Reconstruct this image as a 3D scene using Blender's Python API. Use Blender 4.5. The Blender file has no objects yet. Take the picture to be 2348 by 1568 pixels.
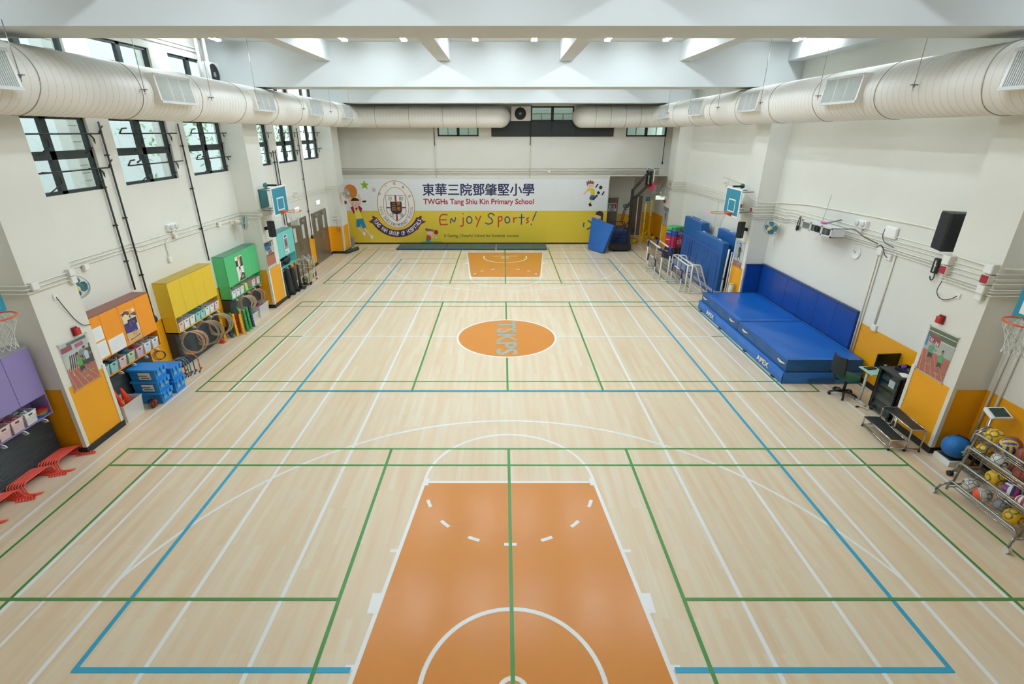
import bpy, bmesh, math, random
from mathutils import Vector, Matrix, Euler
random.seed(7)
scene = bpy.context.scene
COL = scene.collection
PI = math.pi

# ------------------------------------------------------------------ camera
cam_d = bpy.data.cameras.new('camera')
cam = bpy.data.objects.new('camera', cam_d)
COL.objects.link(cam)
cam.location = (-0.1009, -12.3939, 5.0736)
cam.rotation_euler = (PI/2 - 0.3979, 0, 0)
cam_d.sensor_fit = 'HORIZONTAL'
cam_d.sensor_width = 36.0
cam_d.lens = 1146.86/2348*36.0
cam_d.shift_x = 21.0/2348
cam_d.clip_start = 0.05
cam_d.clip_end = 200
scene.camera = cam

# ------------------------------------------------------------------ world / exposure
world = bpy.data.worlds.new('sky')
scene.world = world
world.use_nodes = True
wn = world.node_tree.nodes
bg = wn['Background']
bg.inputs['Color'].default_value = (0.86, 0.93, 1.0, 1)
SKY = 2.3
bg.inputs['Strength'].default_value = SKY
vs = scene.view_settings
vs.view_transform = 'Standard'
vs.look = 'None'
vs.gamma = 1.0
vs.use_curve_mapping = False
vs.exposure = 0.24
TUBE = 84.0        # radiance of the fluorescent tubes
cy = scene.cycles
cy.use_denoising = True
cy.max_bounces = 6
cy.diffuse_bounces = 4
cy.use_adaptive_sampling = True
cy.adaptive_threshold = 0.025
cy.glossy_bounces = 3
cy.transmission_bounces = 4
cy.transparent_max_bounces = 8
cy.caustics_reflective = False
cy.caustics_refractive = False
cy.sample_clamp_indirect = 6.0
cy.use_light_tree = True

# ------------------------------------------------------------------ materials
def srgb(h):
    h = h.lstrip('#')
    c = [int(h[i:i+2], 16)/255 for i in (0, 2, 4)]
    return tuple(x/12.92 if x <= .04045 else ((x+.055)/1.055)**2.4 for x in c) + (1,)
MATS = {}
def M(hexc, rough=.5, metal=0.0, var=.06, scale=6.0, bump=0.0, alpha=1.0, spec=.5, name=None, coat=0.0):
    """procedural principled material with a faint noise in tone and gloss"""
    key = (hexc, rough, metal, var, scale, bump, alpha, spec, coat)
    if key in MATS: return MATS[key]
    m = bpy.data.materials.new(name or 'paint_'+hexc.lstrip('#'))
    m.use_nodes = True
    nt = m.node_tree; n = nt.nodes; L = nt.links
    p = n['Principled BSDF']
    p.inputs['Roughness'].default_value = rough
    p.inputs['Metallic'].default_value = metal
    p.inputs['Specular IOR Level'].default_value = spec
    p.inputs['Coat Weight'].default_value = coat
    tc = n.new('ShaderNodeTexCoord')
    no = n.new('ShaderNodeTexNoise'); no.inputs['Scale'].default_value = scale
    no.inputs['Detail'].default_value = 3
    L.new(tc.outputs['Object'], no.inputs['Vector'])
    mx = n.new('ShaderNodeMix'); mx.data_type = 'RGBA'
    c = srgb(hexc)
    mx.inputs['A'].default_value = tuple(max(0, x*(1-var)) for x in c[:3])+(1,)
    mx.inputs['B'].default_value = tuple(min(1, x*(1+var)) for x in c[:3])+(1,)
    L.new(no.outputs['Fac'], mx.inputs['Factor'])
    L.new(mx.outputs['Result'], p.inputs['Base Color'])
    if bump:
        b = n.new('ShaderNodeBump'); b.inputs['Strength'].default_value = bump
        b.inputs['Distance'].default_value = .02
        L.new(no.outputs['Fac'], b.inputs['Height']); L.new(b.outputs['Normal'], p.inputs['Normal'])
    if alpha < 1: p.inputs['Alpha'].default_value = alpha
    MATS[key] = m
    return m
def emis(name, hexc, s):
    m = bpy.data.materials.new(name); m.use_nodes = True
    n = m.node_tree.nodes; p = n['Principled BSDF']
    p.inputs['Base Color'].default_value = srgb(hexc)
    p.inputs['Emission Color'].default_value = srgb(hexc)
    p.inputs['Emission Strength'].default_value = s
    return m
def glassm(name, tint, mixf=.9, rough=.02):
    m = bpy.data.materials.new(name); m.use_nodes = True
    nt = m.node_tree; n = nt.nodes; L = nt.links
    n.remove(n['Principled BSDF'])
    t = n.new('ShaderNodeBsdfTransparent'); t.inputs['Color'].default_value = srgb(tint)
    g = n.new('ShaderNodeBsdfGlossy'); g.inputs['Roughness'].default_value = rough
    fr = n.new('ShaderNodeLayerWeight'); fr.inputs['Blend'].default_value = .5
    pw = n.new('ShaderNodeMath'); pw.operation = 'POWER'; pw.inputs[1].default_value = 5
    ml = n.new('ShaderNodeMath'); ml.operation = 'MULTIPLY_ADD'; ml.inputs[1].default_value = .9; ml.inputs[2].default_value = .04
    L.new(fr.outputs['Facing'], pw.inputs[0]); L.new(pw.outputs[0], ml.inputs[0])
    mx = n.new('ShaderNodeMixShader')
    L.new(ml.outputs[0], mx.inputs['Fac']); L.new(t.outputs[0], mx.inputs[1]); L.new(g.outputs[0], mx.inputs[2])
    L.new(mx.outputs[0], n['Material Output'].inputs['Surface'])
    return m

def wall_paint():
    m = bpy.data.materials.new('cream_wall_with_yellow_dado'); m.use_nodes = True
    nt = m.node_tree; n = nt.nodes; L = nt.links; p = n['Principled BSDF']
    g = n.new('ShaderNodeNewGeometry'); s = n.new('ShaderNodeSeparateXYZ')
    L.new(g.outputs['Position'], s.inputs[0])
    lt = n.new('ShaderNodeMath'); lt.operation = 'LESS_THAN'; lt.inputs[1].default_value = 1.215
    L.new(s.outputs['Z'], lt.inputs[0])
    no = n.new('ShaderNodeTexNoise'); no.inputs['Scale'].default_value = 1.3; no.inputs['Detail'].default_value = 4
    L.new(g.outputs['Position'], no.inputs['Vector'])
    a = n.new('ShaderNodeMix'); a.data_type = 'RGBA'
    a.inputs['A'].default_value = srgb('#e2e0d5'); a.inputs['B'].default_value = srgb('#e9e8df')
    b = n.new('ShaderNodeMix'); b.data_type = 'RGBA'
    b.inputs['A'].default_value = srgb('#e89d0c'); b.inputs['B'].default_value = srgb('#f0aa16')
    L.new(no.outputs['Fac'], a.inputs['Factor']); L.new(no.outputs['Fac'], b.inputs['Factor'])
    mx = n.new('ShaderNodeMix'); mx.data_type = 'RGBA'
    L.new(lt.outputs[0], mx.inputs['Factor']); L.new(a.outputs['Result'], mx.inputs['A']); L.new(b.outputs['Result'], mx.inputs['B'])
    L.new(mx.outputs['Result'], p.inputs['Base Color'])
    ro = n.new('ShaderNodeMath'); ro.operation = 'MULTIPLY_ADD'; ro.inputs[1].default_value = -.2; ro.inputs[2].default_value = .6
    L.new(lt.outputs[0], ro.inputs[0]); L.new(ro.outputs[0], p.inputs['Roughness'])
    return m
def floor_wood():
    m = bpy.data.materials.new('pale_maple_strip_floor'); m.use_nodes = True
    nt = m.node_tree; n = nt.nodes; L = nt.links; p = n['Principled BSDF']
    g = n.new('ShaderNodeNewGeometry')
    mp = n.new('ShaderNodeMapping'); mp.inputs['Rotation'].default_value = (0, 0, PI/2)
    L.new(g.outputs['Position'], mp.inputs['Vector'])
    br = n.new('ShaderNodeTexBrick')
    br.inputs['Scale'].default_value = 1.0; br.inputs['Brick Width'].default_value = 1.1; br.inputs['Row Height'].default_value = .085
    br.inputs['Mortar Size'].default_value = .0007; br.inputs['Bias'].default_value = -.1; br.offset = .37; br.offset_frequency = 2
    br.inputs['Color1'].default_value = srgb('#f1e1c6'); br.inputs['Color2'].default_value = srgb('#ecd6b6'); br.inputs['Mortar'].default_value = srgb('#e0c9a6')
    L.new(mp.outputs[0], br.inputs['Vector'])
    mp2 = n.new('ShaderNodeMapping'); mp2.inputs['Scale'].default_value = (7, .45, 1)
    L.new(g.outputs['Position'], mp2.inputs['Vector'])
    no = n.new('ShaderNodeTexNoise'); no.inputs['Scale'].default_value = 1.0; no.inputs['Detail'].default_value = 6
    L.new(mp2.outputs[0], no.inputs['Vector'])
    mx = n.new('ShaderNodeMix'); mx.data_type = 'RGBA'
    L.new(br.outputs['Color'], mx.inputs['A']); mx.inputs['B'].default_value = srgb('#e8c49c')
    cr = n.new('ShaderNodeMapRange'); cr.inputs['From Min'].default_value = .44; cr.inputs['From Max'].default_value = .74
    cr.inputs['To Max'].default_value = .7
    L.new(no.outputs['Fac'], cr.inputs['Value']); L.new(cr.outputs[0], mx.inputs['Factor'])
    L.new(mx.outputs['Result'], p.inputs['Base Color'])
    p.inputs['Roughness'].default_value = .3; p.inputs['Specular IOR Level'].default_value = .4
    return m
WALL = wall_paint()
WHITE_CEIL = M('#d6dad9', .8, var=.015, scale=1)
WHITE = M('#f0f0ec', .5, var=.02)
OFFW = M('#e6e3d6', .5, var=.03)
BLACK = M('#1d1f1e', .5, var=.1)
DKGREY = M('#34383a', .55, var=.08)
STEEL = M('#b9b7b0', .28, 1.0, var=.04)
CHROME = M('#cfcfcd', .16, 1.0, var=.02)
GREYP = M('#8a8d8c', .5)
GLASS = glassm('window_glass', '#eef6f4')
CLEAR = glassm('clear_plastic', '#e2e6e2', rough=.15)
ACRYL = glassm('clear_acrylic', '#fbfdfd', rough=.03)
WRAP = M('#e3e7e6', .2, var=.1, scale=12, alpha=.38, bump=.6)

# ------------------------------------------------------------------ mesh builder
class MB:
    def __init__(s):
        s.V = []; s.F = []; s.I = []; s.S = []; s.mi = 0
    def m(s, i): s.mi = i; return s
    def face(s, idx, smooth=False):
        s.F.append(idx); s.I.append(s.mi); s.S.append(smooth)
    def poly(s, pts, smooth=False):
        b = len(s.V); s.V += [tuple(p) for p in pts]; s.face(list(range(b, b+len(pts))), smooth); return s
    def box(s, x0, x1, y0, y1, z0, z1):
        x0, x1 = min(x0, x1), max(x0, x1); y0, y1 = min(y0, y1), max(y0, y1); z0, z1 = min(z0, z1), max(z0, z1)
        b = len(s.V)
        s.V += [(x0,y0,z0),(x1,y0,z0),(x1,y1,z0),(x0,y1,z0),(x0,y0,z1),(x1,y0,z1),(x1,y1,z1),(x0,y1,z1)]
        for f in ((0,3,2,1),(4,5,6,7),(0,1,5,4),(1,2,6,5),(2,3,7,6),(3,0,4,7)): s.face([b+i for i in f])
        return s
    def hexa(s, P):      # 8 free corners, bottom ring then top ring
        b = len(s.V); s.V += [tuple(p) for p in P]
        for f in ((0,3,2,1),(4,5,6,7),(0,1,5,4),(1,2,6,5),(2,3,7,6),(3,0,4,7)): s.face([b+i for i in f])
        return s
    def prism(s, pts, off):   # polygon pts (3d) extruded by off
        n = len(pts); b = len(s.V); o = Vector(off)
        s.V += [tuple(p) for p in pts] + [tuple(Vector(p)+o) for p in pts]
        s.face([b+i for i in range(n)][::-1]); s.face([b+n+i for i in range(n)])
        for i in range(n):
            j = (i+1) % n; s.face([b+i, b+j, b+n+j, b+n+i])
        return s
    def tube(s, path, r, n=8, closed=False, caps=True, smooth=True):
        P = [Vector(p) for p in path]; N = len(P)
        R = r if isinstance(r, (list, tuple)) else [r]*N
        T = []
        for i in range(N):
            if closed: t = P[(i+1) % N]-P[i-1]
            else: t = P[min(i+1, N-1)]-P[max(i-1, 0)]
            T.append(t.normalized() if t.length > 1e-9 else Vector((0, 0, 1)))
        u = T[0].orthogonal().normalized(); b = len(s.V)
        for i in range(N):
            if i:
                u = u-T[i]*u.dot(T[i])
                u = u.normalized() if u.length > 1e-6 else T[i].orthogonal().normalized()
            w = T[i].cross(u)
            for k in range(n):
                a = 2*PI*k/n; s.V.append(tuple(P[i]+(u*math.cos(a)+w*math.sin(a))*R[i]))
        for i in range(N if closed else N-1):
            j = (i+1) % N
            off = 0
            if closed and j == 0:
                best = 1e9
                for o in range(n):
                    d = (Vector(s.V[b+i*n])-Vector(s.V[b+o])).length
                    if d < best: best = d; off = o
            for k in range(n):
                l = (k+1) % n
                s.face([b+i*n+k, b+i*n+l, b+j*n+(l+off) % n, b+j*n+(k+off) % n], smooth)
        if caps and not closed:
            s.face([b+k for k in range(n)][::-1]); s.face([b+(N-1)*n+k for k in range(n)])
        return s
    def cyl(s, p0, p1, r, r1=None, n=16, smooth=True):
        return s.tube([p0, p1], [r, r if r1 is None else r1], n, smooth=smooth)
    def ring(s, c, R, r, axis=(0, 0, 1), n=32, k=6):
        a = Vector(axis).normalized(); u = a.orthogonal().normalized(); w = a.cross(u); c = Vector(c)
        return s.tube([c+(u*math.cos(2*PI*i/n)+w*math.sin(2*PI*i/n))*R for i in range(n)], r, k, closed=True)
    def lathe(s, prof, c=(0, 0, 0), axis=(0, 0, 1), n=24, smooth=True):
        a = Vector(axis).normalized(); u = a.orthogonal().normalized(); w = a.cross(u); c = Vector(c)
        b = len(s.V); N = len(prof)
        for (r, h) in prof:
            for k in range(n):
                t = 2*PI*k/n; s.V.append(tuple(c+a*h+(u*math.cos(t)+w*math.sin(t))*r))
        for i in range(N-1):
            for k in range(n):
                l = (k+1) % n; s.face([b+i*n+k, b+i*n+l, b+(i+1)*n+l, b+(i+1)*n+k], smooth)
        if prof[0][0] > 1e-6: s.face([b+k for k in range(n)][::-1])
        if prof[-1][0] > 1e-6: s.face([b+(N-1)*n+k for k in range(n)])
        return s
    def ball(s, c, r, n=20, m=12, sc=(1, 1, 1), pick=None):
        c = Vector(c); b = len(s.V)
        for i in range(m+1):
            th = PI*i/m
            for k in range(n):
                ph = 2*PI*k/n
                d = Vector((math.sin(th)*math.cos(ph)*sc[0], math.sin(th)*math.sin(ph)*sc[1], math.cos(th)*sc[2]))
                s.V.append(tuple(c+d*r))
        for i in range(m):
            for k in range(n):
                l = (k+1) % n
                if pick:
                    th = PI*(i+.5)/m; ph = 2*PI*(k+.5)/n
                    s.mi = pick(Vector((math.sin(th)*math.cos(ph), math.sin(th)*math.sin(ph), math.cos(th))))
                s.face([b+i*n+k, b+(i+1)*n+k, b+(i+1)*n+l, b+i*n+l], True)
        return s
    def text(s, txt, o, xd, yd, w=None, h=None, bold=0.0, align='C', stretch=True):
        """lettering fitted to a w x h box whose lower left corner is o"""
        V, F, (x0, x1, y0, y1) = text_mesh(txt, bold)
        o = Vector(o); xd = Vector(xd); yd = Vector(yd)
        sy = h/(y1-y0) if h else None; sx = w/(x1-x0) if w else sy
        if sy is None: sy = sx
        b = len(s.V)
        s.V += [tuple(o+xd*((v[0]-x0)*sx)+yd*((v[1]-y0)*sy)) for v in V]
        for f in F: s.face([b+i for i in f])
        return s
    def build(s, name, mats, parent=None, loc=None, rot=None, bevel=0, seg=2, subd=0):
        me = bpy.data.meshes.new(name)
        me.from_pydata(s.V, [], s.F)
        me.polygons.foreach_set('material_index', s.I)
        me.polygons.foreach_set('use_smooth', s.S)
        for m in (mats if isinstance(mats, (list, tuple)) else [mats]): me.materials.append(m)
        me.update()
        o = bpy.data.objects.new(name, me); COL.objects.link(o)
        if parent: o.parent = parent
        if loc: o.location = loc
        if rot: o.rotation_euler = rot
        if bevel:
            b = o.modifiers.new('bevel', 'BEVEL'); b.width = bevel; b.segments = seg; b.limit_method = 'ANGLE'; b.angle_limit = .7
        if subd:
            b = o.modifiers.new('sub', 'SUBSURF'); b.levels = subd; b.render_levels = subd
        return o
TXC = {}
def text_mesh(txt, bold):
    key = (txt, bold)
    if key in TXC: return TXC[key]
    cu = bpy.data.curves.new('t', 'FONT'); cu.body = txt; cu.size = 1; cu.offset = bold; cu.resolution_u = 3
    ob = bpy.data.objects.new('t', cu); COL.objects.link(ob)
    dg = bpy.context.evaluated_depsgraph_get(); dg.update()
    me = bpy.data.meshes.new_from_object(ob.evaluated_get(dg))
    V = [tuple(v.co) for v in me.vertices]; F = [list(p.vertices) for p in me.polygons]
    bpy.data.objects.remove(ob); bpy.data.meshes.remove(me); bpy.data.curves.remove(cu)
    if not V: V = [(0, 0, 0), (1, 0, 0), (0, 1, 0)]; F = [[0, 1, 2]]
    xs = [v[0] for v in V]; ys = [v[1] for v in V]
    TXC[key] = (V, F, (min(xs), max(xs), min(ys), max(ys)))
    return TXC[key]
# lettering is tessellated once, before the hall fills up
for t_, b_ in (('東華三院鄧肇堅小學', 0), ('TWGHs Tang Shiu Kin Primary School', .022), ('A Caring, Cheerful School for Students\u2019 success.', .008),
               ('TSKPS', .02), ('APEX', .04), ('02', .0), ('03', .0), ('mipro', .03)): text_mesh(t_, b_)

def tag(o, label=None, cat=None, group=None, kind=None):
    if label: o['label'] = label
    if cat: o['category'] = cat
    if group: o['group'] = group
    if kind: o['kind'] = kind
    return o
def thing(name, label, cat, loc=(0, 0, 0), rz=0, group=None, rot=None):
    o = bpy.data.objects.new(name, None); COL.objects.link(o)
    o.location = loc; o.rotation_euler = rot if rot else (0, 0, rz); o.empty_display_size = .1
    return tag(o, label, cat, group)
KIDS = {}
def dup(root, loc, rz=None, label=None, group=None, rot=None):
    def cp(o, par):
        c = o.copy(); COL.objects.link(c)
        if par: c.parent = par
        for ch in [x for x in o.children]: cp(ch, c)
        return c
    r = cp(root, None)
    r.location = loc
    if rot is not None: r.rotation_euler = rot
    elif rz is not None: r.rotation_euler = (0, 0, rz)
    if label: r['label'] = label
    if group: r['group'] = group
    return r
def struct(b, name, mats, label=None, **k):
    o = b.build(name, mats, **k); o['kind'] = 'structure'
    if label: o['label'] = label; o['category'] = name.split('_')[0]
    return o
def arc(c, r, a0, a1, n, z=0):
    return [(c[0]+r*math.cos(a0+(a1-a0)*i/n), c[1]+r*math.sin(a0+(a1-a0)*i/n), z) for i in range(n+1)]
def round_path(pts, r, n=6):
    """polyline with rounded corners"""
    P = [Vector(p) for p in pts]; out = [P[0]]
    for i in range(1, len(P)-1):
        a = P[i-1]-P[i]; b = P[i+1]-P[i]; d = min(r, a.length*.49, b.length*.49)
        s = P[i]+a.normalized()*d; e = P[i]+b.normalized()*d
        for k in range(n+1):
            t = k/n; out.append(s*(1-t)**2+P[i]*2*t*(1-t)+e*t*t)
    out.append(P[-1]); return out
# ================================================================== FLOOR with its court markings
LW = M('#fcfcfa', .3, var=.01); LB = M('#35a9d0', .3, var=.04); LG = M('#4b8f45', .3, var=.05); ORG = M('#dc8d38', .24, var=.04, scale=2); TXTB = M('#9fb3ad', .3)
fl = MB()
fl.m(0).poly([(-7.8, -14, 0), (7.8, -14, 0), (7.8, 14.6, 0), (-7.8, 14.6, 0)])
ZK = [0]
def lift(z): ZK[0] += 1; return z+ZK[0]*.0000025
def strip(x0, y0, x1, y1, w, z):
    z = lift(z)
    a = Vector((x0, y0, z)); b = Vector((x1, y1, z)); d = (b-a).normalized(); n = Vector((-d.y, d.x, 0))*w/2
    fl.poly([a-n, b-n, b+n, a+n])
def ringarc(c, r, a0, a1, w, z, n=48):
    z = lift(z)
    for i in range(n):
        t0 = a0+(a1-a0)*i/n; t1 = a0+(a1-a0)*(i+1)/n
        q = [(c[0]+(r+s)*math.cos(t), c[1]+(r+s)*math.sin(t), z) for (t, s) in ((t0, -w/2), (t0, w/2), (t1, w/2), (t1, -w/2))]
        fl.poly(q)
for s in (-1, 1):            # keys (trapezoids) in orange
    P = [(-1.33, 6.01), (1.33, 6.01), (1.73, 10.2), (-1.73, 10.2)]
    q = [(x, s*y, .001) for x, y in P]
    fl.m(4).poly(q if s > 0 else q[::-1])
fl.m(4).poly([(1.29*math.cos(2*PI*i/64), 1.29*math.sin(2*PI*i/64)+.03, .001) for i in range(64)])
fl.m(1)                       # white
ringarc((0, .03), 1.31, 0, 2*PI, .05, .0018, 72)
for x in (2.71, 3.77, 4.82, 5.85, 6.9):
    for s in (-1, 1): strip(s*x, -14, s*x, 11.95, .05, .0015)
for s in (-1, 1):
    strip(s*5.48, -10.2, s*5.48, 10.2, .042, .0015)
    for sy in (-1, 1):
        strip(s*1.33, sy*6.0, s*1.73, sy*10.2, .05, .0016)
        for (y, h) in ((7.4, .05), (8.95, .05), (8.19, .27)):   # key-side marks
            xk = 1.33+(y-6.0)*.4/4.2
            strip(s*(xk+.06), sy*(y-h/2), s*(xk+.06), sy*(y+h/2), .11, .0016)
for sy in (-1, 1):
    strip(-5.48, sy*10.2, 5.48, sy*10.2, .05, .0016)
    strip(-1.33, sy*6.0, 1.33, sy*6.0, .05, .0016)
    a = -PI/2 if sy > 0 else PI/2
    ringarc((0, sy*6.0), 1.33, a-PI/2, a+PI/2, .045, .0016, 40)
    for k in range(9):        # dashed half circle inside the key
        t = a+PI-PI/2+PI*(k+.0)/8.0
        ringarc((0, sy*6.0), 1.29, t-.065, t+.065, .05, .0016, 6)
    th = math.acos(4.82/5.0)
    ringarc((0, sy*9.2), 5.0, a-PI/2+th, a+PI/2-th, .045, .0016, 80)
    strip(-4.82, sy*7.87, -4.82, sy*10.2, .045, .0016); strip(4.82, sy*7.87, 4.82, sy*10.2, .045, .0016)
    ringarc((0, sy*9.2), .93, a-PI/2, a+PI/2, .05, .0017, 40)
    for s in (-1, 1): strip(s*.93, sy*9.2, s*.93, sy*9.5, .05, .0017)
    ringarc((0, sy*9.2), .14, 0, 2*PI, .045, .0017, 32)
    strip(-.55, sy*9.48, .55, sy*9.48, .04, .0017)
strip(-5.5, .07, -1.33, .07, .05, .0016); strip(1.33, .07, 5.5, .07, .05, .0016)
fl.m(2)                       # blue
for s in (-1, 1):
    strip(s*4.48, -9.0, s*4.48, 9.0, .055, .0022)
    if s < 0:
        strip(-4.5, -8.98, -1.66, -8.98, .06, .0022); strip(1.66, -8.98, 4.5, -8.98, .06, .0022)
    else:
        strip(-4.5, 8.98, -1.64, 8.98, .055, .0022); strip(1.64, 8.98, 4.5, 8.98, .055, .0022)
    strip(-4.48, s*2.985, 4.48, s*2.985, .035, .0022)
fl.m(3)                       # green
for c in (-8.14, 0, 8.14):
    for s in (-1, 1):
        strip(-6.6, c+s*3.03, 6.6, c+s*3.03, .04, .0028); strip(-6.6, c+s*2.57, 6.6, c+s*2.57, .04, .0028)
        strip(s*6.6, c-3.05, s*6.6, c+3.05, .04, .0028); strip(s*5.905, c-3.05, s*5.905, c+3.05, .04, .0028)
        strip(s*2.03, c-3.05, s*2.03, c+3.05, .045, .0028)
        if c: strip(s*2.03, c, s*6.6, c, .045, .0028)
        else: strip(s*5.5, .07, s*6.6, .07, .04, .0028)
    if c: strip(0, c-3.05, 0, c+3.05, .045, .0028)
    else:
        strip(0, -3.05, 0, -1.32, .045, .0028); strip(0, 1.37, 0, 3.05, .045, .0028)
fl.m(5).text('TSKPS', (-.27, 1.22, .0035), (0, -1, 0), (1, 0, 0), w=2.36, h=.54, bold=.02)
fl.m(1)
for i, x in enumerate((6.38, 5.33, 4.3, 3.24, -3.24, -4.3, -5.33, -6.38)):
    fl.text(str(i+1), (x+.14, 11.6, .0018), (-1, 0, 0), (0, -1, 0), w=.28 if i else .1, h=.6)
struct(fl, 'floor', [floor_wood(), LW, LB, LG, ORG, TXTB], 'pale maple sports floor with painted court lines')

# ================================================================== ROOM SHELL
XW, XP = 7.76, 7.2
PIL = [(-5.22, -4.35), (2.42, 3.29), (10.0, 10.87)]
H = 7.2
def slab(b, axis, a0, a1, u0, u1, z0, z1, holes):
    us = sorted({u0, u1, *[h[0] for h in holes], *[h[1] for h in holes]}); zs = sorted({z0, z1, *[h[2] for h in holes], *[h[3] for h in holes]})
    for i in range(len(us)-1):
        j = 0
        while j < len(zs)-1:
            um = (us[i]+us[i+1])/2
            def solid(jj):
                zm = (zs[jj]+zs[jj+1])/2
                return not any(h[0] < um < h[1] and h[2] < zm < h[3] for h in holes)
            if not solid(j): j += 1; continue
            k = j
            while k+1 < len(zs)-1 and solid(k+1): k += 1
            if axis == 'x': b.box(a0, a1, us[i], us[i+1], zs[j], zs[k+1])
            else: b.box(us[i], us[i+1], a0, a1, zs[j], zs[k+1])
            j = k+1
WY = [(-4.13, -2.35), (-1.77, .02), (.67, 2.42-.03), (3.45, 5.2), (5.77, 7.45), (8.1, 9.85)]
holesL = [(a, b, 4.06, 5.33) for a, b in WY]+[(a, b, 5.75, 6.74) for a, b in WY]
wl = MB(); slab(wl, 'x', -XW-.2, -XW, -14, 12.1, 0, H, holesL)
struct(wl, 'wall_left', WALL, 'cream side wall with windows and a yellow lower band')
DOORR = (11.05, 11.95, 0, 2.3)
wr = MB(); slab(wr, 'x', XW, XW+.2, -14, 14.4, 0, H, [DOORR])
struct(wr, 'wall_right', WALL, 'cream side wall without windows')
AX0, AX1, AZ = 4.9, XW, 3.16
BW = [(-3.05, -1.2, 4.88, 5.75), (5.47, 7.3, 4.87, 5.75), (1.15, 3.08, 5.5, 6.12)]
wb = MB(); slab(wb, 'y', 12.1, 12.3, -XW-.2, XW, 0, H, [(AX0, AX1, 0, AZ)]+BW)
struct(wb, 'wall_back', WALL, 'cream end wall behind the school banner')
wf = MB(); wf.box(-XW-.2, XW+.2, -14.2, -14, 0, H)
struct(wf, 'wall_front', WALL)
ce = MB(); ce.box(-XW-.2, XW+.2, -14.2, 14.4, H, H+.2)
struct(ce, 'ceiling', WHITE_CEIL, 'white concrete ceiling slab')
# toilet lobby alcove behind the right end of the back wall
al = MB()
al.box(AX0-.15, AX0, 12.3, 14.4, 0, AZ+.1)
slab(al, 'y', 13.6, 13.75, AX0, 6.42, 0, AZ, [(5.08, 5.75, 0, 2.06)])
al.box(6.27, 6.42, 13.75, 14.4, 0, AZ)
slab(al, 'y', 14.2, 14.35, 6.42, XW, 0, AZ, [(6.5, 7.15, 0, 2.1)])
al.box(AX0-.15, XW, 12.3, 14.4, AZ, AZ+.12)
struct(al, 'wall_alcove', WALL, 'cream walls of the recess right of the banner')
for i, (y0, y1) in enumerate(PIL):
    for s, nm in ((-1, 'left'), (1, 'right')):
        b = MB(); b.box(s*XP, s*XW, y0, y1, 0, (6.272, 6.17, 6.15)[i])
        struct(b, 'pillar', WALL, f"cream square pillar on the {nm} wall, {('nearest', 'middle', 'farthest')[i]} of three")
        t = MB()
        for (ya, yb) in ((y0, y0+.055), (y1-.055, y1+.012)):
            t.box(s*(XP-.0005), s*(XP-.012), ya, yb, .112, 1.27)
        t.box(s*(XP-.012), s*(XP+.055), y0-.012, y0-.0005, .112, 1.27)
        struct(t, f'trim_{i*2+(s > 0)+1}', OFFW, f"cream corner guards on the {('nearest', 'middle', 'farthest')[i]} {nm} pillar")
        k = MB(); k.box(s*(XP-.02), s*XW, y0-.02, y1+.02, 0, .11)
        struct(k, 'baseboard_pillar', BLACK)
for i, zb in enumerate((6.272, 6.17, 6.15)):
    y0, y1 = PIL[i]
    b = MB(); b.box(-XW, XW, y0, y1, zb, H)
    struct(b, 'beam', WHITE_CEIL, f"white concrete cross beam, {('nearest', 'middle', 'farthest')[i]} of three")
for (y0, y1, far) in ((-4.35, 2.42, 'nearer'), (3.29, 10.0, 'farther'), (-14, -5.22, 'out of view')):
    for j, x in enumerate((-4.76, -1.63, 1.53, 4.67, 7.53)):
        b = MB(); b.box(x-.17 if x < 7 else 7.3, x+.17 if x < 7 else XW, y0, y1, 6.77, H)
        struct(b, 'joist', WHITE_CEIL)
for s, nm in ((-1, 'left'), (1, 'right')):
    b = MB()
    ys = [(-14, -5.24), (-4.33, 2.40), (3.31, 5.58) if s < 0 else (3.31, 9.98), (7.36, 7.93) if s < 0 else (10.89, 11.0), (9.69, 9.98) if s < 0 else (11.98, 14.2), (10.89, 12.1) if s < 0 else (12, 12.1)]
    for a, c in ys: b.box(s*XW, s*(XW-.02), a, c, 0, .11)
    struct(b, f'baseboard_{nm}', BLACK)
b = MB(); b.box(-XW, AX0, 12.08, 12.1, 0, .11); b.box(AX0, 5.06, 13.58, 13.6, 0, .11); b.box(5.77, 6.42, 13.58, 13.6, 0, .11)
struct(b, 'baseboard_back', BLACK)

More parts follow.
